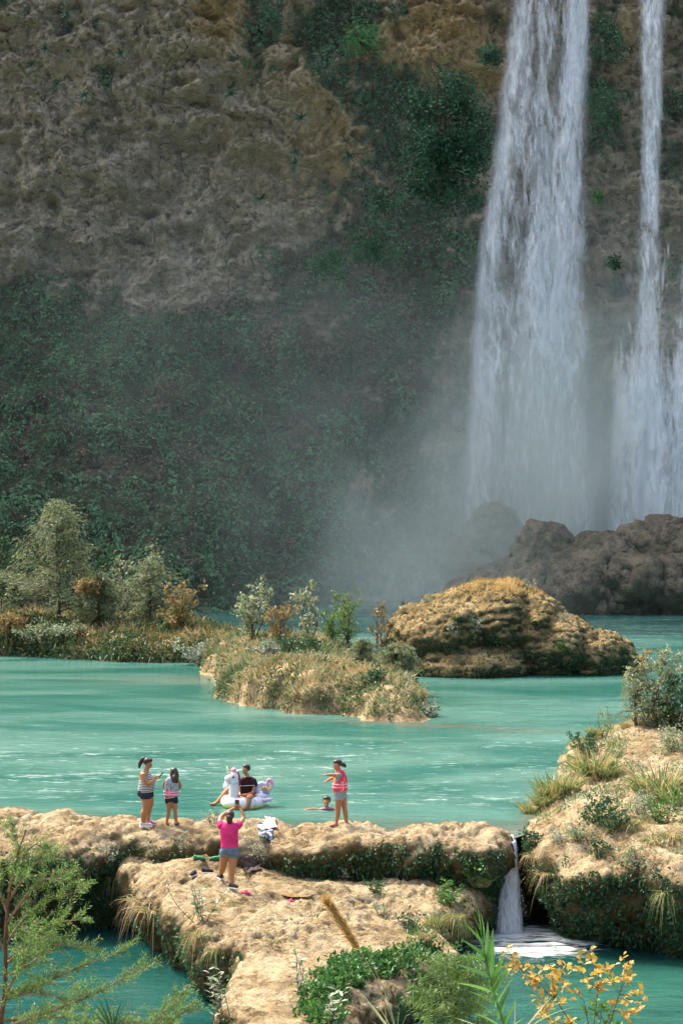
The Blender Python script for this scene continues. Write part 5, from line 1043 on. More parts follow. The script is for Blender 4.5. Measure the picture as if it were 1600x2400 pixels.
        s.limb([g(0, .078, .012), g(0, .098, -.018), g(0, .086, -.03)], np.array([.010, .014, .012]) * sz, 3, 6)
        for k in (-1, 1): s.ell(g(k * .076, -.008, -.005), np.array([.014, .014, .028]) * sz, sub=2); s.ell(g(k * .04, .055, -.03), np.array([.024, .024, .024]) * sz, sub=2)
        return s
    def build(s, name, voxel, mat, parent, it=2, smooth=True):
        me = remesh(np.vstack(s.v), [np.vstack(s.q) if s.q else np.zeros((0, 4), int), np.vstack(s.t) if s.t else np.zeros((0, 3), int)], voxel, it)
        if s.ex:
            V = [coords(me)]; Q = np.empty((len(me.polygons), 4), np.int32); lp = np.empty(len(me.loops), np.int32); me.loops.foreach_get('vertex_index', lp)
            if len(lp) == len(Q) * 4:
                Q = lp.reshape(-1, 4); o = len(V[0]); qs = [Q]; ts = []
                for v, q, t in s.ex: V.append(v); qs.append(np.asarray(q) + o); ts.append(np.asarray(t) + o); o += len(v)
                me = mesh_np(name, np.vstack(V), [np.vstack(qs), np.vstack(ts)], None, True)
        allsmooth(me); me.name = name; me.materials.append(mat); return link(name, me, parent)
def face(B, parent, mouth=True):
    c, f, sd, up, sz = B.fr; g = lambda a, b_, h: c + (sd * a + f * b_ + up * h) * sz
    for k in (-1, 1):
        v, t = ico(g(k * .030, .080, .012), np.array([.009, .009, .006]) * sz, 2); link('eye', mesh_np('eye', v, [t], M_eye, True), parent)
        v, q, t = tube(np.array([g(k * .014, .084, .034), g(k * .03, .084, .040), g(k * .048, .074, .034)]), [.0025, .003, .002], 5); link('eyebrow', mesh_np('eyebrow', v, [q, t], M_hair, True), parent)
    if mouth:
        v, t = ico(g(0, .080, -.058), np.array([.022, .012, .008]) * sz, 2); link('mouth', mesh_np('mouth', v, [t], M_lip, True), parent)
def hair(B, parent, mat, extra=(), full=0.0, name='hair'):
    c, f, sd, up, sz = B.fr; g = lambda a, b_, h: c + (sd * a + f * b_ + up * h) * sz; b = Body()
    b.ell(g(0, -.034, .034), np.array([.092, .088, .090]) * sz); b.ell(g(0, -.002, .076), np.array([.075, .075, .046]) * sz)
    if full:
        for k in (-1, 1): b.limb([g(k * .07, -.01, .03), g(k * .082, -.015, -.04), g(k * .08, -.02, -.04 - full)], np.array([.03, .035, .02]) * sz)
        b.limb([g(0, -.06, .03), g(0, -.085, -.05), g(0, -.08, -.05 - full)], np.array([.07, .075, .05]) * sz)
    for pts, rad in extra: b.limb([g(*p) for p in pts], np.array(rad) * sz)
    return b.build(name, .011, mat, parent)
def shoe(parent, a, d, up, sole, L=.25, name='shoe', accent=None):
    """low trainer: sole slab and upper"""
    a = np.asarray(a, float); d = unit(np.array([d[0], d[1], 0.])); b = Body()
    b.limb([a - d * .05 + [0, 0, .045], a + d * .06 + [0, 0, .055], a + d * (L - .085) + [0, 0, .036]], [.046, .05, .036], 4); b.limb([a - d * .03 + [0, 0, .05], a - d * .02 + [0, 0, .095]], [.048, .046], 3)
    o = b.build(name, .01, up, parent); c = Body(); c.limb([a - d * .06 + [0, 0, .016], a + d * .05 + [0, 0, .014], a + d * (L - .08) + [0, 0, .016]], [.043, .05, .042], 4)
    me = c.build('sole', .01, sole, o).data; V = coords(me); V[:, 2] = a[2] + np.clip(V[:, 2] - a[2], -.004, .024); setco(me, V)
    if accent:
        e = Body(); e.limb([a + d * .02 + [0, 0, .1], a + d * .07 + [0, 0, .083]], [.028, .024], 3); e.build('tongue', .01, accent, o)
    return o
def band(parent, name, x, y, z, w, d, h, mat, yaw=0.0, tilt=0.0):
    b = Body(); a = np.linspace(0, 2 * np.pi, 29)[:-1]; p = np.c_[np.cos(a) * w, np.sin(a) * d, np.cos(a) * tilt]; p = p @ np.array(Matrix.Rotation(yaw, 3, 'Z')).T + [x, y, z]
    n_ = len(p); ring = np.concatenate([p + [0, 0, h], p * 1 + [0, 0, -h]]); inn = (np.concatenate([p, p]) - [x, y, z]) * [.94, .94, 1] + [x, y, z]; inn[:n_, 2] += h; inn[n_:, 2] -= h
    i = np.arange(n_); j = (i + 1) % n_; q = np.concatenate([np.c_[i, i + n_, j + n_, j], np.c_[i + 2 * n_, j + 2 * n_, j + 3 * n_, i + 3 * n_], np.c_[i, j, j + 2 * n_, i + 2 * n_], np.c_[i + n_, i + 3 * n_, j + 3 * n_, j + n_]])
    return link(name, mesh_np(name, np.vstack([ring, inn]), [q], mat, True), parent)
def boxmesh(c, s, M=None):
    v = np.array([[x, y, z] for x in (-1, 1) for y in (-1, 1) for z in (-1, 1)]) * np.asarray(s) / 2; v = v if M is None else v @ np.array(M).T
    return v + np.asarray(c), np.array([[0, 1, 3, 2], [4, 6, 7, 5], [0, 4, 5, 1], [2, 3, 7, 6], [0, 2, 6, 4], [1, 5, 7, 3]])
def phone(label, c, rot):
    root = link('smartphone', None, loc=c); tag(root, label, 'phone'); M = rot.to_matrix()
    v, q = boxmesh((0, 0, 0), (.085, .012, .172), M); bm = bmesh.new(); bv = [bm.verts.new(x) for x in v]; [bm.faces.new([bv[k] for k in f]) for f in q]; bmesh.ops.bevel(bm, geom=bm.edges[:], offset=.004, segments=2, affect='EDGES'); me = bpy.data.meshes.new('case'); bm.to_mesh(me); bm.free(); me.materials.append(M_phone); link('case', me, root)
    v, q = boxmesh(np.array(M) @ np.array([0, -.0075, 0]), (.077, .002, .16), M); link('screen', mesh_np('screen', v, [q], plain('phone_glass', (.02, .025, .03), .1, .6)), root)
    v, t = ico(np.array(M) @ np.array([-.02, .006, .055]), (.008, .004, .008), 2); link('camera_lens', mesh_np('camera_lens', v, [t], M_black, True), root); return root
bpy.context.view_layer.update()
def stand(px, py):
    p, nn, ob = raycast(px, py); return p
# -- woman in striped top, profile to the right, looking at her phone
p0 = stand(342, 1936); r = link('person', None, loc=p0); tag(r, 'person in striped tank top and navy shorts looking down at a phone', 'person')
b = Body(); b.head((.055, .0, 1.385), (1, -.12), 1.0, .35)
b.limb([(.0, 0, 1.2), (.02, 0, 1.27), (.04, 0, 1.33)], [.065, .055, .05]); b.loft([(-.02, .02, .62, .15, .13), (-.03, .02, .75, .175, .15), (.0, .02, .9, .165, .165), (.0, .02, 1.05, .16, .14), (-.03, .02, 1.18, .17, .10), (-.02, .02, 1.23, .08, .06)], 1.5)
b.limb([(-.05, -.16, 1.17), (-.0, -.2, 1.05), (.06, -.2, .95)], [.062, .056, .047]); b.limb([(.06, -.2, .95), (.15, -.16, .99), (.225, -.1, 1.05)], [.047, .042, .028]); b.hand((.225, -.1, 1.05), (.8, .25, .45), (-.4, 0, .8), .95, .6)
b.limb([(-.04, .2, 1.17), (.04, .25, 1.02), (.09, .22, .97)], [.06, .052, .045]); b.limb([(.09, .22, .97), (.17, .1, 1.03), (.22, .0, 1.09)], [.045, .038, .027]); b.hand((.22, .0, 1.09), (.8, -.2, .3), (-.3, 0, .9), .95, .6)
b.limb([(.01, -.07, .68), (.02, -.09, .5), (.0, -.09, .38), (-.04, -.09, .28), (-.05, -.08, .08)], [.125, .105, .075, .075, .042]); b.limb([(.03, .1, .68), (.07, .1, .5), (.06, .12, .38), (.04, .14, .28), (.02, .14, .08)], [.125, .105, .075, .072, .042])
b.build('body', .012, M_skin, r); face(b, r); hair(b, r, M_hair, [([(0, -.09, .09), (0, -.15, .05), (0, -.17, -.06), (0, -.15, -.18)], [.03, .045, .05, .015])])
t = Body(); t.loft([(-.01, .02, .74, .19, .165), (.0, .02, .82, .195, .178), (.02, .02, .92, .185, .185), (.02, .02, 1.03, .172, .16), (-.01, .02, 1.13, .155, .125), (-.02, .02, 1.2, .11, .085)], 1.5); t.limb([(-.03, -.1, 1.17), (-.025, -.085, 1.25)], [.035, .03]); t.limb([(-.03, .13, 1.17), (-.025, .1, 1.25)], [.035, .03]); t.build('tank_top', .011, M_stripe, r)
t = Body(); t.loft([(-.02, .02, .80, .185, .16), (-.025, .02, .72, .19, .165), (-.01, .02, .66, .175, .155)], 1.5); t.limb([(.01, -.075, .72), (.02, -.085, .62)], [.14, .128]); t.limb([(.03, .1, .72), (.05, .1, .62)], [.14, .125]); t.build('shorts', .011, M_navy, r)
shoe(r, (-.05, -.085, .0), (1, -.05, 0), plain('grey_trainer', (.45, .42, .42), .8, .2, .3, 40), M_white, .27, 'shoe', M_hotpink); shoe(r, (.02, .14, .0), (1, .05, 0), plain('pink_trainer', (.5, .16, .24), .8, .2, .3, 40), M_white, .26, 'shoe', M_hotpink)
phone('black phone held by the person in the striped top', p0 + np.array([.335, -.03, 1.13]), Matrix.Rotation(.75, 4, 'Y').to_quaternion() @ Matrix.Rotation(-1.45, 4, 'Z').to_quaternion())
# -- small girl seen from behind in a grey life vest
p0 = stand(402, 1934); r = link('person', None, loc=p0); tag(r, 'child with long brown hair in grey and pink life vest, seen from behind', 'person')
b = Body(); b.head((.04, 0, 1.165), (-.75, .66), .92, .15); b.limb([(.02, 0, 1.0), (.03, 0, 1.1)], [.045, .042]); b.loft([(0, 0, .5, .12, .09), (0, 0, .62, .13, .10), (0, 0, .8, .115, .09), (.01, 0, .96, .13, .085), (.015, 0, 1.02, .06, .05)], .1)
b.limb([(-.11, .0, .99), (-.16, .02, .9), (-.165, .06, .81)], [.042, .038, .032]); b.limb([(-.165, .06, .81), (-.12, .16, .88), (-.06, .2, .95)], [.032, .028, .02]); b.hand((-.06, .2, .95), (.4, .3, .8), (0, -1, 0), .8)
b.limb([(.14, .0, .98), (.19, .06, .88), (.17, .1, .8)], [.042, .037, .031]); b.limb([(.17, .1, .8), (.1, .19, .86), (.03, .22, .93)], [.031, .027, .02]); b.hand((.03, .22, .93), (-.5, .3, .8), (0, -1, 0), .8)
b.limb([(-.06, 0, .55), (-.055, -.01, .42), (-.06, 0, .32), (-.075, .01, .22), (-.105, 0, .07)], [.078, .064, .048, .05, .03]); b.foot((-.105, 0, .07), (-.5, .8), .18, .034)
b.limb([(.065, 0, .55), (.075, -.01, .42), (.08, 0, .32), (.09, .01, .22), (.105, .02, .07)], [.078, .064, .048, .05, .03]); b.foot((.105, .02, .07), (.35, .9), .18, .034)
b.build('body', .011, M_skin, r); face(b, r); hair(b, r, M_hairb, [([(.05, -.05, .0), (-.06, -.09, -.12), (-.10, -.09, -.24)], [.06, .065, .02])], .19)
t = Body(); t.loft([(0, 0, .64, .165, .13), (0, 0, .74, .168, .135), (.005, 0, .9, .155, .125), (.01, 0, 1.02, .125, .105), (.015, 0, 1.07, .09, .07)], .1); v_ = t.build('life_vest', .011, M_vestg, r)
band(v_, 'strap', 0, 0, .745, .176, .143, .014, M_strap, .1); band(v_, 'strap', 0, 0, .685, .176, .143, .014, M_strap, .1)
vv, q = boxmesh((-.035, -.143, .76), (.026, .014, .2)); link('strap', mesh_np('strap', vv, [q], M_strap), v_)
t = Body(); t.loft([(0, 0, .66, .13, .105), (0, 0, .56, .135, .105), (0, 0, .52, .13, .1)], .1); t.limb([(-.06, 0, .57), (-.06, 0, .49)], [.088, .082]); t.limb([(.065, 0, .57), (.07, 0, .49)], [.088, .082]); t.build('shorts', .011, M_navy, r); band(r, 'drawstring_hem', -.01, 0, .625, .142, .115, .012, M_strap, .1, .02)
for fx, fd in ((-.105, (-.5, .8, 0)), (.105, (.35, .9, 0))):
    c = Body(); d = unit(np.array(fd)); a = np.array([fx, 0.01, .0]); c.limb([a - d * .05 + [0, 0, .014], a + d * .04 + [0, 0, .012], a + d * .14 + [0, 0, .014]], [.032, .04, .036], 4); so = c.build('sandal', .009, M_black, r); V = coords(so.data); V[:, 2] = np.clip(V[:, 2], -.004, .02); setco(so.data, V)
    vv, q, tt = tube(np.array([a + [-.045, .0, .02], a + [-.03, .03, .06], a + [.03, .03, .06], a + [.045, .0, .02]]), .009, 6); link('sandal_strap', mesh_np('sandal_strap', vv, [q, tt], M_black, True), so)
# -- girl in the red life vest pointing left
p0 = stand(793, 1937); r = link('person', None, loc=p0); tag(r, 'barefoot child in red life vest and denim shorts pointing left', 'person')
b = Body(); b.head((-.03, 0, 1.365), (-.9, -.42), .98, .2); b.limb([(.03, 0, 1.18), (.01, 0, 1.25), (-.015, 0, 1.31)], [.055, .05, .046]); b.loft([(.03, 0, .6, .135, .11), (.03, 0, .72, .145, .115), (.035, 0, .9, .13, .105), (.04, 0, 1.1, .15, .095), (.035, 0, 1.19, .07, .06)], 1.05)
b.limb([(.03, -.12, 1.14), (-.06, -.17, 1.155), (-.13, -.19, 1.165)], [.048, .044, .036]); b.limb([(-.13, -.19, 1.165), (-.19, -.19, 1.17), (-.25, -.19, 1.17)], [.036, .033, .024]); b.hand((-.25, -.19, 1.17), (-1, 0, .0), (0, 0, 1), .85, .75, True)
b.limb([(.02, .14, 1.13), (-.06, .16, 1.08), (-.14, .14, 1.05)], [.047, .042, .035]); b.limb([(-.14, .14, 1.05), (-.2, .1, 1.03), (-.245, .07, 1.01)], [.034, .03, .023]); b.hand((-.245, .07, 1.01), (-.9, -.2, -.3), (0, 0, 1), .85, .8)
b.limb([(.0, -.06, .66), (-.005, -.06, .52), (-.015, -.05, .4), (-.015, -.04, .3), (-.05, -.04, .07)], [.095, .08, .058, .06, .034]); b.foot((-.05, -.04, .07), (-1, -.25), .22, .038)
b.limb([(.09, .06, .66), (.115, .06, .52), (.13, .06, .4), (.15, .07, .28), (.175, .08, .07)], [.095, .08, .058, .06, .034]); b.foot((.175, .08, .07), (-.95, -.3), .22, .038)
b.build('body', .011, M_skin, r); face(b, r); hair(b, r, M_hair, [([(0, -.1, .0), (.02, -.15, -.04), (.03, -.19, -.06), (.03, -.2, -.12)], [.035, .05, .045, .015]), ([(.06, .04, .05), (.078, .045, -.02), (.075, .04, -.08)], [.022, .02, .008])])
t = Body(); t.limb([(.035, -.11, 1.14), (-.045, -.165, 1.15)], [.068, .066]); t.limb([(.03, .13, 1.13), (-.035, .155, 1.09)], [.062, .06]); t.loft([(.03, 0, .68, .165, .135), (.035, 0, .82, .165, .135), (.04, 0, 1.1, .16, .105), (.035, 0, 1.2, .085, .075)], 1.05); t.build('shirt', .011, M_grey, r)
t = Body(); t.loft([(.03, 0, .79, .178, .155), (.035, 0, .9, .176, .152), (.04, 0, 1.06, .16, .138), (.04, 0, 1.16, .125, .115), (.035, 0, 1.245, .09, .085)], 1.05); v_ = t.build('life_vest', .011, M_vestr, r)
band(v_, 'strap', .032, 0, .945, .186, .162, .014, M_strap, 1.05); band(v_, 'strap', .032, 0, .88, .19, .166, .014, M_strap, 1.05)
vv, q = boxmesh((.10, -.172, .92), (.024, .016, .2)); link('strap', mesh_np('strap', vv, [q], M_strap), v_)
t = Body(); t.loft([(.03, 0, .74, .16, .13), (.03, 0, .64, .16, .13), (.035, 0, .62, .15, .125)], 1.05); t.limb([(.0, -.06, .68), (.0, -.06, .605)], [.108, .102]); t.limb([(.09, .06, .68), (.1, .06, .605)], [.108, .102]); t.build('shorts', .011, M_denimp, r)
# -- woman in pink taking a picture
p0 = stand(536, 2080); r = link('person', None, loc=p0); tag(r, 'person in pink shirt seen from behind, raising a phone with both hands', 'person')
gl = drop(p0[0] - .175, p0[1] + .28, p0[2] + .5)[2] - p0[2]; gr = drop(p0[0] + .06, p0[1], p0[2] + .5)[2] - p0[2]
b = Body(); b.head((.03, .04, 1.455), (.1, 1), 1.02, -.1); b.limb([(.02, .0, 1.28), (.025, .01, 1.34), (.03, .02, 1.4)], [.065, .055, .05]); b.loft([(.02, .02, .68, .155, .12), (.02, .02, .8, .17, .13), (.01, .01, .95, .158, .12), (.01, .0, 1.1, .163, .115), (.01, .0, 1.25, .175, .085), (.015, .0, 1.31, .09, .06)], 0)
b.limb([(-.16, .0, 1.26), (-.19, .13, 1.33), (-.17, .24, 1.4)], [.06, .052, .044]); b.limb([(-.17, .24, 1.4), (-.06, .3, 1.49), (.085, .36, 1.565)], [.044, .038, .026]); b.hand((.085, .36, 1.565), (.75, .1, .65), (0, -1, 0), .9, .7)
b.limb([(.185, .0, 1.26), (.25, .12, 1.32), (.285, .24, 1.37)], [.06, .052, .044]); b.limb([(.29, .24, 1.37), (.27, .3, 1.47), (.215, .36, 1.56)], [.044, .038, .026]); b.hand((.215, .36, 1.56), (-.35, .1, .9), (0, -1, 0), .9, .7)
b.limb([(-.07, .03, .7), (-.1, .08, .55), (-.13, .13, .42), (-.15, .2, .32), (-.175, .27, gl + .1)], [.112, .092, .066, .07, .038]); b.limb([(.1, .02, .7), (.085, .01, .54), (.07, .0, .4), (.06, .02, .3), (.06, .0, gr + .1)], [.112, .092, .067, .071, .038])
b.build('body', .012, M_skin, r); face(b, r); hair(b, r, M_hairb, [([(0, -.08, .02), (0, -.095, -.07), (0, -.085, -.15)], [.07, .065, .03])])
t = Body(); t.loft([(.02, .02, .82, .185, .15), (.018, .015, .92, .178, .14), (.01, .01, 1.05, .182, .135), (.01, .0, 1.2, .188, .11), (.015, .0, 1.285, .15, .08), (.02, .0, 1.33, .09, .065)], 0); t.limb([(-.15, .0, 1.245), (-.19, .09, 1.31)], [.075, .07]); t.limb([(.175, .0, 1.245), (.235, .08, 1.30)], [.075, .07]); t.build('shirt', .011, M_pink, r)
t = Body(); t.loft([(.02, .02, .86, .178, .145), (.02, .02, .76, .185, .15), (.02, .02, .68, .175, .14)], 0); t.limb([(-.07, .03, .74), (-.09, .06, .635)], [.122, .113]); t.limb([(.1, .02, .74), (.095, .02, .615)], [.122, .112]); sh_ = t.build('shorts', .011, M_denim, r)
for k in (-.07, .11):
    vv, q = boxmesh((k, -.135, .74), (.075, .012, .085)); link('back_pocket', mesh_np('back_pocket', vv, [q], plain('pocket_denim', (.09, .12, .17), .9)), sh_)
shoe(r, (-.175, .27, gl), (-.4, .9, 0), M_black, M_white, .25); shoe(r, (.06, .0, gr), (.7, -.65, 0), M_black, M_white, .25)
phone('black phone held up by the person in the pink shirt', p0 + np.array([.155, .39, 1.65]), Matrix.Rotation(.0, 4, 'Y').to_quaternion())

# -- inflatable unicorn ring and its rider
WZ = 0.0; FO = Gp(571, 1889, WZ); r = link('inflatable_ring', None, loc=FO); tag(r, 'white inflatable unicorn ring with yellow underside floating on the pool', 'pool float')
def fp(px, py, dy=0.0): return np.array([(px - 571) * FO[1] / F, dy, (1889 - py) * FO[1] / F])
n = NT('vinyl_ring'); zz = n.n('SeparateXYZ', {0: n.n('TexCoord').outputs['Object']}).outputs[2]; M_ring = n.done(n.bsdf(n.mix(n.rng(zz, .055, .10), (.80, .68, .22), (.62, .61, .65)), .25, .5))
M_vin = plain('white_vinyl', (.62, .61, .65), .25, .5, .03); M_lav = plain('lavender_vinyl', (.55, .42, .66), .3, .5, .06); M_gold2 = plain('horn_vinyl', (.72, .66, .36), .3, .5); M_pinkv = plain('pink_vinyl', (.8, .22, .35), .3, .5); M_orv = plain('orange_vinyl', (.85, .42, .08), .3, .5); M_gryv = plain('slate_vinyl', (.16, .22, .28), .3, .5)
a = np.linspace(0, 2 * np.pi, 41); rg = np.c_[np.cos(a) * .40, np.sin(a) * .40, .08 + 0 * a]
pts = []; 
for aa in np.linspace(0, 2 * np.pi, 48, endpoint=False):
    for bb_ in np.linspace(0, 2 * np.pi, 16, endpoint=False): pts.append(((.40 + .155 * math.cos(bb_)) * math.cos(aa), (.40 + .155 * math.cos(bb_)) * math.sin(aa) + .05, .10 + (.155 + .006 * math.cos(aa * 12)) * math.sin(bb_)))
I = np.arange(48)[:, None] * 16; J = np.arange(16)[None]; q = np.stack([I + J, (I + 16) % 768 + J, (I + 16) % 768 + (J + 1) % 16, I + (J + 1) % 16], -1).reshape(-1, 4)
ring = link('ring', mesh_np('ring', pts, [q], M_ring, True), r)
for aa in (-1.95, -1.0): 
    c = np.array([math.cos(aa) * .4, math.sin(aa) * .4 + .05, .10]); an = np.linspace(0, 2 * np.pi, 20); p = c + (np.cos(an) * .158)[:, None] * np.array([math.cos(aa), math.sin(aa), 0]) + (np.sin(an) * .158)[:, None] * np.array([0, 0, 1]); v, qq, t = tube(p, .005, 5, False); link('seam', mesh_np('seam', v, [qq], M_gryv, True), ring)
b = Body(); dyn = -.22
b.limb([fp(549, 1872, dyn), fp(549, 1850, dyn), fp(550, 1830, dyn), fp(550, 1818, dyn)], [.125, .118, .112, .10]); b.ell(fp(549, 1818, dyn), (.125, .11, .125)); b.limb([fp(548, 1818, dyn), fp(538, 1822, dyn - .02), fp(532, 1825, dyn - .03)], [.11, .095, .082]); nk = b.build('neck_and_head', .012, M_vin, r, 4)
for k, dd in ((549, -.115),):
    v, t = ico(fp(548.5, 1816.5, dyn - .115), (.03, .014, .037), 2); link('eye', mesh_np('eye', v, [t], M_eye, True), nk); v, t = ico(fp(548.5, 1815.5, dyn - .128), (.010, .006, .012), 2); link('eye_highlight', mesh_np('eye_highlight', v, [t], M_vin, True), nk)
v, qq, t = tube(smooth_path([fp(535, 1827, dyn - .115), fp(542, 1832.5, dyn - .115), fp(553, 1833, dyn - .116), fp(561, 1829, dyn - .08)], 5), .005, 5); link('mouth', mesh_np('mouth', v, [qq, t], M_gryv, True), nk)
v, t = ico(fp(534.5, 1823.5, dyn - .115), (.009, .006, .007), 2); link('nostril', mesh_np('nostril', v, [t], M_gryv, True), nk)
v, qq, t = tube(np.array([fp(538, 1808, dyn), fp(535.5, 1801, dyn), fp(532.8, 1793.5, dyn)]), [.045, .03, .008], 10); link('horn', mesh_np('horn', v, [qq, t], M_gold2, True), nk)
b = Body(); b.ell(fp(549, 1802, dyn), (.068, .06, .058)); fl = b.build('flower', .012, M_strap, nk); b = Body(); b.ell(fp(550, 1800.5, dyn - .045), (.035, .02, .03)); b.build('petal', .01, M_pinkv, fl)
v, qq, t = tube(np.array([fp(553, 1806, dyn), fp(561, 1804, dyn), fp(568, 1803.5, dyn)]), [.04, .035, .008], 8); link('ear', mesh_np('ear', v, [qq, t], M_vin, True), nk)
v, qq, t = tube(smooth_path([fp(558, 1809, dyn + .02), fp(561, 1814, dyn + .0), fp(562, 1820, dyn), fp(561, 1826, dyn)], 5), [.03] + [.028] * 14 + [.012], 8); link('mane', mesh_np('mane', v, [qq, t], M_red, True), nk)
b = Body(); b.limb([fp(590, 1872, -.15), fp(610, 1873, -.18), fp(630, 1871.5, -.2), fp(641, 1869, -.2)], [.05, .06, .05, .02]); b.build('wing', .012, M_lav, r); b = Body(); b.limb([fp(535, 1862, .3), fp(528, 1848, .35), fp(529, 1836, .38)], [.06, .08, .03]); b.build('wing', .012, M_vin, r)
b = Body(); b.ell(fp(611, 1864, .0), (.19, .17, .09)); b.build('rump', .014, M_vin, r)
for nm, P_, rd, mt in [('tail_base', [(602, 1856), (604, 1844), (613, 1836), (622, 1842), (618, 1856)], [.055, .06, .06, .05, .04], M_lav), ('tail_tip', [(617, 1858), (626, 1858), (634, 1850), (638, 1838), (634, 1828), (627, 1832), (628, 1842)], [.06, .06, .05, .045, .04, .04, .03], M_lav), ('tail_stripe', [(612, 1848), (622, 1844), (631, 1849), (637, 1840)], [.022, .03, .03, .03], M_orv), ('tail_stripe', [(617, 1850), (624, 1856), (628, 1858)], [.05, .05, .035], M_gryv), ('tail_stripe', [(626, 1828), (633, 1827), (638, 1834)], [.025, .04, .03], M_pinkv)]:
    b = Body(); b.limb([fp(x_, y_, -.02 if nm != 'tail_stripe' else -.065) for x_, y_ in P_], rd); b.build(nm, .011, mt, r)
v, qq, t = tube(smooth_path([fp(553, 1838, dyn - .118), fp(575, 1837.6, -.3), fp(598, 1838, -.2)], 6), .004, 5); link('rope', mesh_np('rope', v, [qq, t], M_vin, True), r)
r = link('person', None, loc=FO); tag(r, 'person in dark plum shirt riding the inflatable unicorn ring', 'person')
b = Body(); b.head(fp(576, 1803, -.02), (-.88, -.45), 1.0, .1); b.limb([fp(580, 1824, 0), fp(579, 1818, 0), fp(578, 1812, -.01)], [.07, .056, .052]); b.loft([tuple(fp(580, 1868, .0)) + (.16, .12), tuple(fp(580, 1858, .0)) + (.165, .12), tuple(fp(580, 1840, .0)) + (.175, .115), tuple(fp(580, 1826, .0)) + (.185, .09), tuple(fp(580, 1821, .0)) + (.09, .06)], .35)
b.limb([fp(596, 1829, -.06), fp(597, 1842, -.1), fp(594, 1855, -.14)], [.058, .05, .042]); b.limb([fp(594, 1855, -.14), fp(582, 1859, -.22), fp(570, 1860, -.25)], [.042, .037, .026]); b.hand(fp(570, 1860, -.25), (-1, -.1, -.05), (0, 0, 1), .95)
b.limb([fp(564, 1829, .06), fp(562, 1845, .06), fp(562, 1858, 0)], [.056, .048, .04]); b.limb([fp(562, 1858, 0), fp(564, 1863, -.1), fp(566, 1865, -.14)], [.04, .035, .026]); b.hand(fp(566, 1865, -.14), (.2, -1, -.1), (0, 0, 1), .95)
b.limb([fp(588, 1868, -.08), fp(588, 1865, -.3), fp(585, 1863, -.42)], [.1, .085, .07]); b.limb([fp(585, 1863, -.42), fp(585, 1874, -.46), fp(581, 1893, -.46), fp(579, 1904, -.44)], [.068, .062, .045, .036]); b.foot(fp(579, 1904, -.44) + [0, 0, .0], (-.4, -1), .22)
b.limb([fp(575, 1867, .1), fp(550, 1853, .2), fp(536, 1852, .22)], [.1, .085, .068]); b.limb([fp(536, 1852, .22), fp(524, 1864, .18), fp(507, 1883, .1)], [.066, .06, .04]); b.limb([fp(507, 1883, .1), fp(500, 1886, .08), fp(492, 1885, .06)], [.04, .042, .028]); b.build('body', .012, M_skin, r); face(b, r); hair(b, r, M_hair)
t = Body(); t.loft([tuple(fp(580, 1864, .0)) + (.185, .145), tuple(fp(580, 1850, .0)) + (.185, .14), tuple(fp(580, 1836, .0)) + (.19, .135), tuple(fp(580, 1826, .0)) + (.195, .11), tuple(fp(580, 1820.5, .0)) + (.1, .075)], .35); t.limb([fp(594, 1828, -.05), fp(598, 1841, -.1)], [.078, .07]); t.limb([fp(566, 1828, .06), fp(562, 1841, .06)], [.076, .068]); t.build('shirt', .011, M_plum, r)
t = Body(); t.limb([fp(588, 1868, -.06), fp(588, 1865.5, -.28)], [.115, .105]); t.limb([fp(575, 1867, .1), fp(560, 1858, .17)], [.11, .1]); t.build('swim_shorts', .012, M_red, r)
# -- swimmer
FO = Gp(765, 1900, 0); r = link('person', None, loc=FO); tag(r, 'smiling swimmer with short black hair, only head and shoulders above water', 'person')
b = Body(); s_ = FO[1] / F; b.head((0.0, 0, .215), (-.15, -1), 1.08, .0); b.limb([(0, 0, .0), (0, 0, .1)], [.07, .058]); b.loft([(0, .05, -.45, .15, .1), (0, .04, -.2, .18, .12), (0, .02, -.03, .19, .1), (0, 0, .03, .09, .07)], 0)
b.limb([(-.16, 0, .0), (-.3, -.05, .03), (-.42, -.08, .035)], [.055, .048, .04]); b.limb([(-.42, -.08, .035), (-.52, -.1, .02), (-.6, -.1, .0)], [.04, .034, .024]); b.hand((-.6, -.1, -.02), (-1, 0, -.05), (0, 0, 1), .95, .2); b.limb([(.17, 0, -.03), (.26, .0, -.12), (.34, -.05, -.2)], [.055, .05, .04]); b.build('body', .012, M_skin, r); face(b, r); hair(b, r, M_hair)
v, t = ico((-.014, -.105, .150), (.02, .008, .006), 2); link('teeth', mesh_np('teeth', v, [t], M_white, True), r)
t = Body(); t.loft([(0, .05, -.45, .165, .115), (0, .04, -.2, .195, .135), (0, .02, .03, .2, .115), (0, 0, .075, .1, .08)], 0); t.build('shirt', .012, plain('wet_red_shirt', (.20, .07, .08), .5, .4, .5, 20), r)

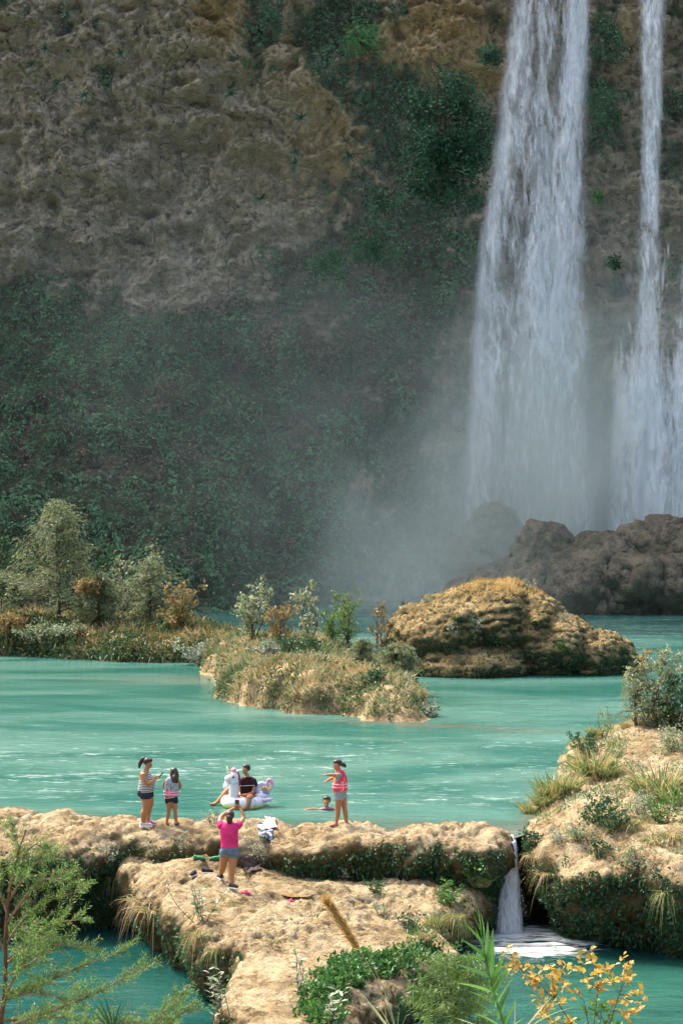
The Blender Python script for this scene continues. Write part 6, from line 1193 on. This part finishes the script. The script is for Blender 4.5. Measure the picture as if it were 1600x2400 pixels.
# -- clothes, towel and shoes left on the rock
def cloth(name, label, cat, corners, nx, ny, wave, mat, lift=.012, thick=.012, parent=None):
    """corners: four (px, py) on the rock; the sheet drapes over what lies under it"""
    U, V_ = np.meshgrid(np.linspace(0, 1, nx), np.linspace(0, 1, ny)); pts = []; c = np.array(corners, float)
    for u, v in zip(U.ravel(), V_.ravel()):
        px, py = (c[0] * (1 - u) + c[1] * u) * (1 - v) + (c[3] * (1 - u) + c[2] * u) * v; p, nn, ob = raycast(px, py); pts.append(p + nn * lift)
    P = np.array(pts); w = fbm(np.c_[U.ravel() * 3.2, V_.ravel() * 3.2, np.full(len(P), wave * 50)], 3); P = P + np.c_[0 * w, -np.abs(w) * wave * .5, np.abs(w) * wave]; o = P.mean(0); k = len(P)
    bot = P + np.array([0, .3, -1.]) * thick; f = grid_faces(ny, nx); bd = [i for i in range(nx)] + [nx * (j + 1) - 1 for j in range(1, ny)] + [nx * ny - 1 - i for i in range(1, nx)] + [nx * (ny - 1 - j) for j in range(1, ny - 1)]
    side = np.array([[bd[i], bd[i - 1], bd[i - 1] + k, bd[i] + k] for i in range(len(bd))])
    me = mesh_np(name, np.vstack([P, bot]) - (o if parent is None else parent), [f, f[:, ::-1] + k, side], mat, True); return me, o
M_towel = plain('brown_towel', (.075, .058, .052), .95, .05, .35, 12); bpy.context.view_layer.update()
me, o = cloth('towel', '', '', [(556, 2010), (600, 2004), (612, 2040), (578, 2050)], 16, 16, .13, M_towel, .03, .02); tag(link('towel', me, None, o), 'crumpled dark brown towel lying on the rock beside the pink shirted person', 'towel')
me1, o1 = cloth('shirt', '', '', [(622, 1921), (644, 1922), (650, 1944), (612, 1950)], 12, 14, .09, plain('pale_pink_cloth', (.62, .45, .5), .9, .1, .2, 14), .05, .015)
me2, o2 = cloth('shirt', '', '', [(602, 1930), (640, 1934), (640, 1976), (606, 1960)], 14, 18, .06, print_mat('sport_print', [(.35, .38, .48), (.03, .04, .07), (.42, .44, .55), (.08, .35, .16), (.03, .04, .07)], 7), .025, .012)
tag(link('shirt', me1, None, o1), 'pale pink shirt draped over the dam crest', 'shirt'); s2 = tag(link('shirt', me2, None, o2), 'printed blue and black shirt with white letters hanging down the dam', 'shirt')
def letters(parent, px, py, h, strokes, mat, name):
    p, nn, ob = raycast(px, py); p = p + nn * .05; R_ = Vector((float(nn[0]), float(nn[1]), float(nn[2] * .3))).to_track_quat('Z', 'Y').to_matrix(); vs = []; qs = []; o_ = 0
    for (x0, y0, x1, y1) in strokes:
        v, q = boxmesh(((x0 + x1) / 2 * h, (y0 + y1) / 2 * h, 0), (abs(x1 - x0) * h + .001, abs(y1 - y0) * h + .001, .006)); vs.append(v @ np.array(R_).T); qs.append(q + o_); o_ += 8
    link(name, mesh_np(name, np.vstack(vs) + p - np.array(parent.location), [np.vstack(qs)], mat), parent)
bpy.context.view_layer.update()
letters(s2, 628, 1955, .085, [(0, 0, .2, 1), (.2, 0, .6, .2)], M_white, 'letter_l'); letters(s2, 633, 1955, .085, [(0, 0, .2, 1), (.5, 0, .7, 1), (.2, 0, .5, .2), (.2, .8, .5, 1)], M_white, 'letter_o'); letters(s2, 632, 1967, .09, [(0, 0, .22, .8), (.55, 0, .77, .8), (.15, .8, .62, 1.1), (.2, .35, .57, .55)], plain('green_print', (.05, .45, .2), .8), 'printed_mark')
def lone_shoe(label, px, py, d, up, sole, grp=None):
    p, nn, ob = raycast(px, py); r = link('shoe', None, loc=p); tag(r, label, 'shoe', grp); o = shoe(r, (0, 0, .0), d, up, sole, .26, 'upper'); return r
M_green = plain('green_shoe', (.012, .16, .06), .6, .3, .4, 40); M_navyshoe = plain('dark_shoe', (.02, .022, .03), .8, .2, .4, 40)
lone_shoe('upright black sneaker, left one of the dark pair on the rock', 455, 2052, (-.3, -1, 0), M_navyshoe, M_white, 'dark sneakers'); lone_shoe('black sneaker lying right of the other dark one', 480, 2046, (1, -.15, 0), M_navyshoe, M_white, 'dark sneakers')
lone_shoe('green shoe lying farther left under the dam', 461, 2016, (1, -.3, 0), M_green, M_black, 'green shoes'); lone_shoe('green shoe lying behind the legs of the person in pink', 512, 2017, (-1, -.1, 0), M_green, M_black, 'green shoes')
for px, py, lab, k in [(576, 2094, 'bright pink sandal beside the black shoes of the person in pink', 1.0), (681, 2113, 'small pink object lying on the rock near the puddle', .7)]:
    p, nn, ob = raycast(px, py); r = link('sandal', None, loc=p + np.array([0, 0, .005])); tag(r, lab, 'sandal')
    b = Body(); b.limb([(-.09 * k, .02, .012), (0, 0, .012), (.09 * k, -.03, .014)], [.03 * k, .042 * k, .036 * k]); so = b.build('sole', .009, M_hotpink, r); V = coords(so.data); V[:, 2] = np.clip(V[:, 2], -.005, .024); setco(so.data, V)
    v, q, t = tube(np.array([(-.02 * k, .045 * k, .02), (.02 * k, .03 * k, .06 * k), (.03 * k, -.035 * k, .06 * k), (.03 * k, -.06 * k, .02)]), .012, 6); link('strap', mesh_np('strap', v, [q, t], M_hotpink, True), r)
# puddle on the terrace
pc = np.array([raycast(x_, y_)[0] for x_, y_ in [(672, 2092), (700, 2088), (725, 2093), (700, 2098)]]); zc = pc[:, 2].mean() - .01; ce = pc.mean(0); an = np.linspace(0, 2 * np.pi, 40, endpoint=False); rad = 1 + .25 * fbm(np.c_[np.cos(an) * 1.5, np.sin(an) * 1.5, an * 0], 3)
pv_ = np.c_[ce[0] + np.cos(an) * .34 * rad, ce[1] + np.sin(an) * .38 * rad, np.full(40, zc)]; pm = bpy.data.meshes.new('puddle_water'); pm.from_pydata(pv_.tolist(), [], [list(range(40))]); pm.materials.append(plain('puddle', (.20, .13, .05), .06, .5)); tag(link('puddle_water', pm), kind='structure')
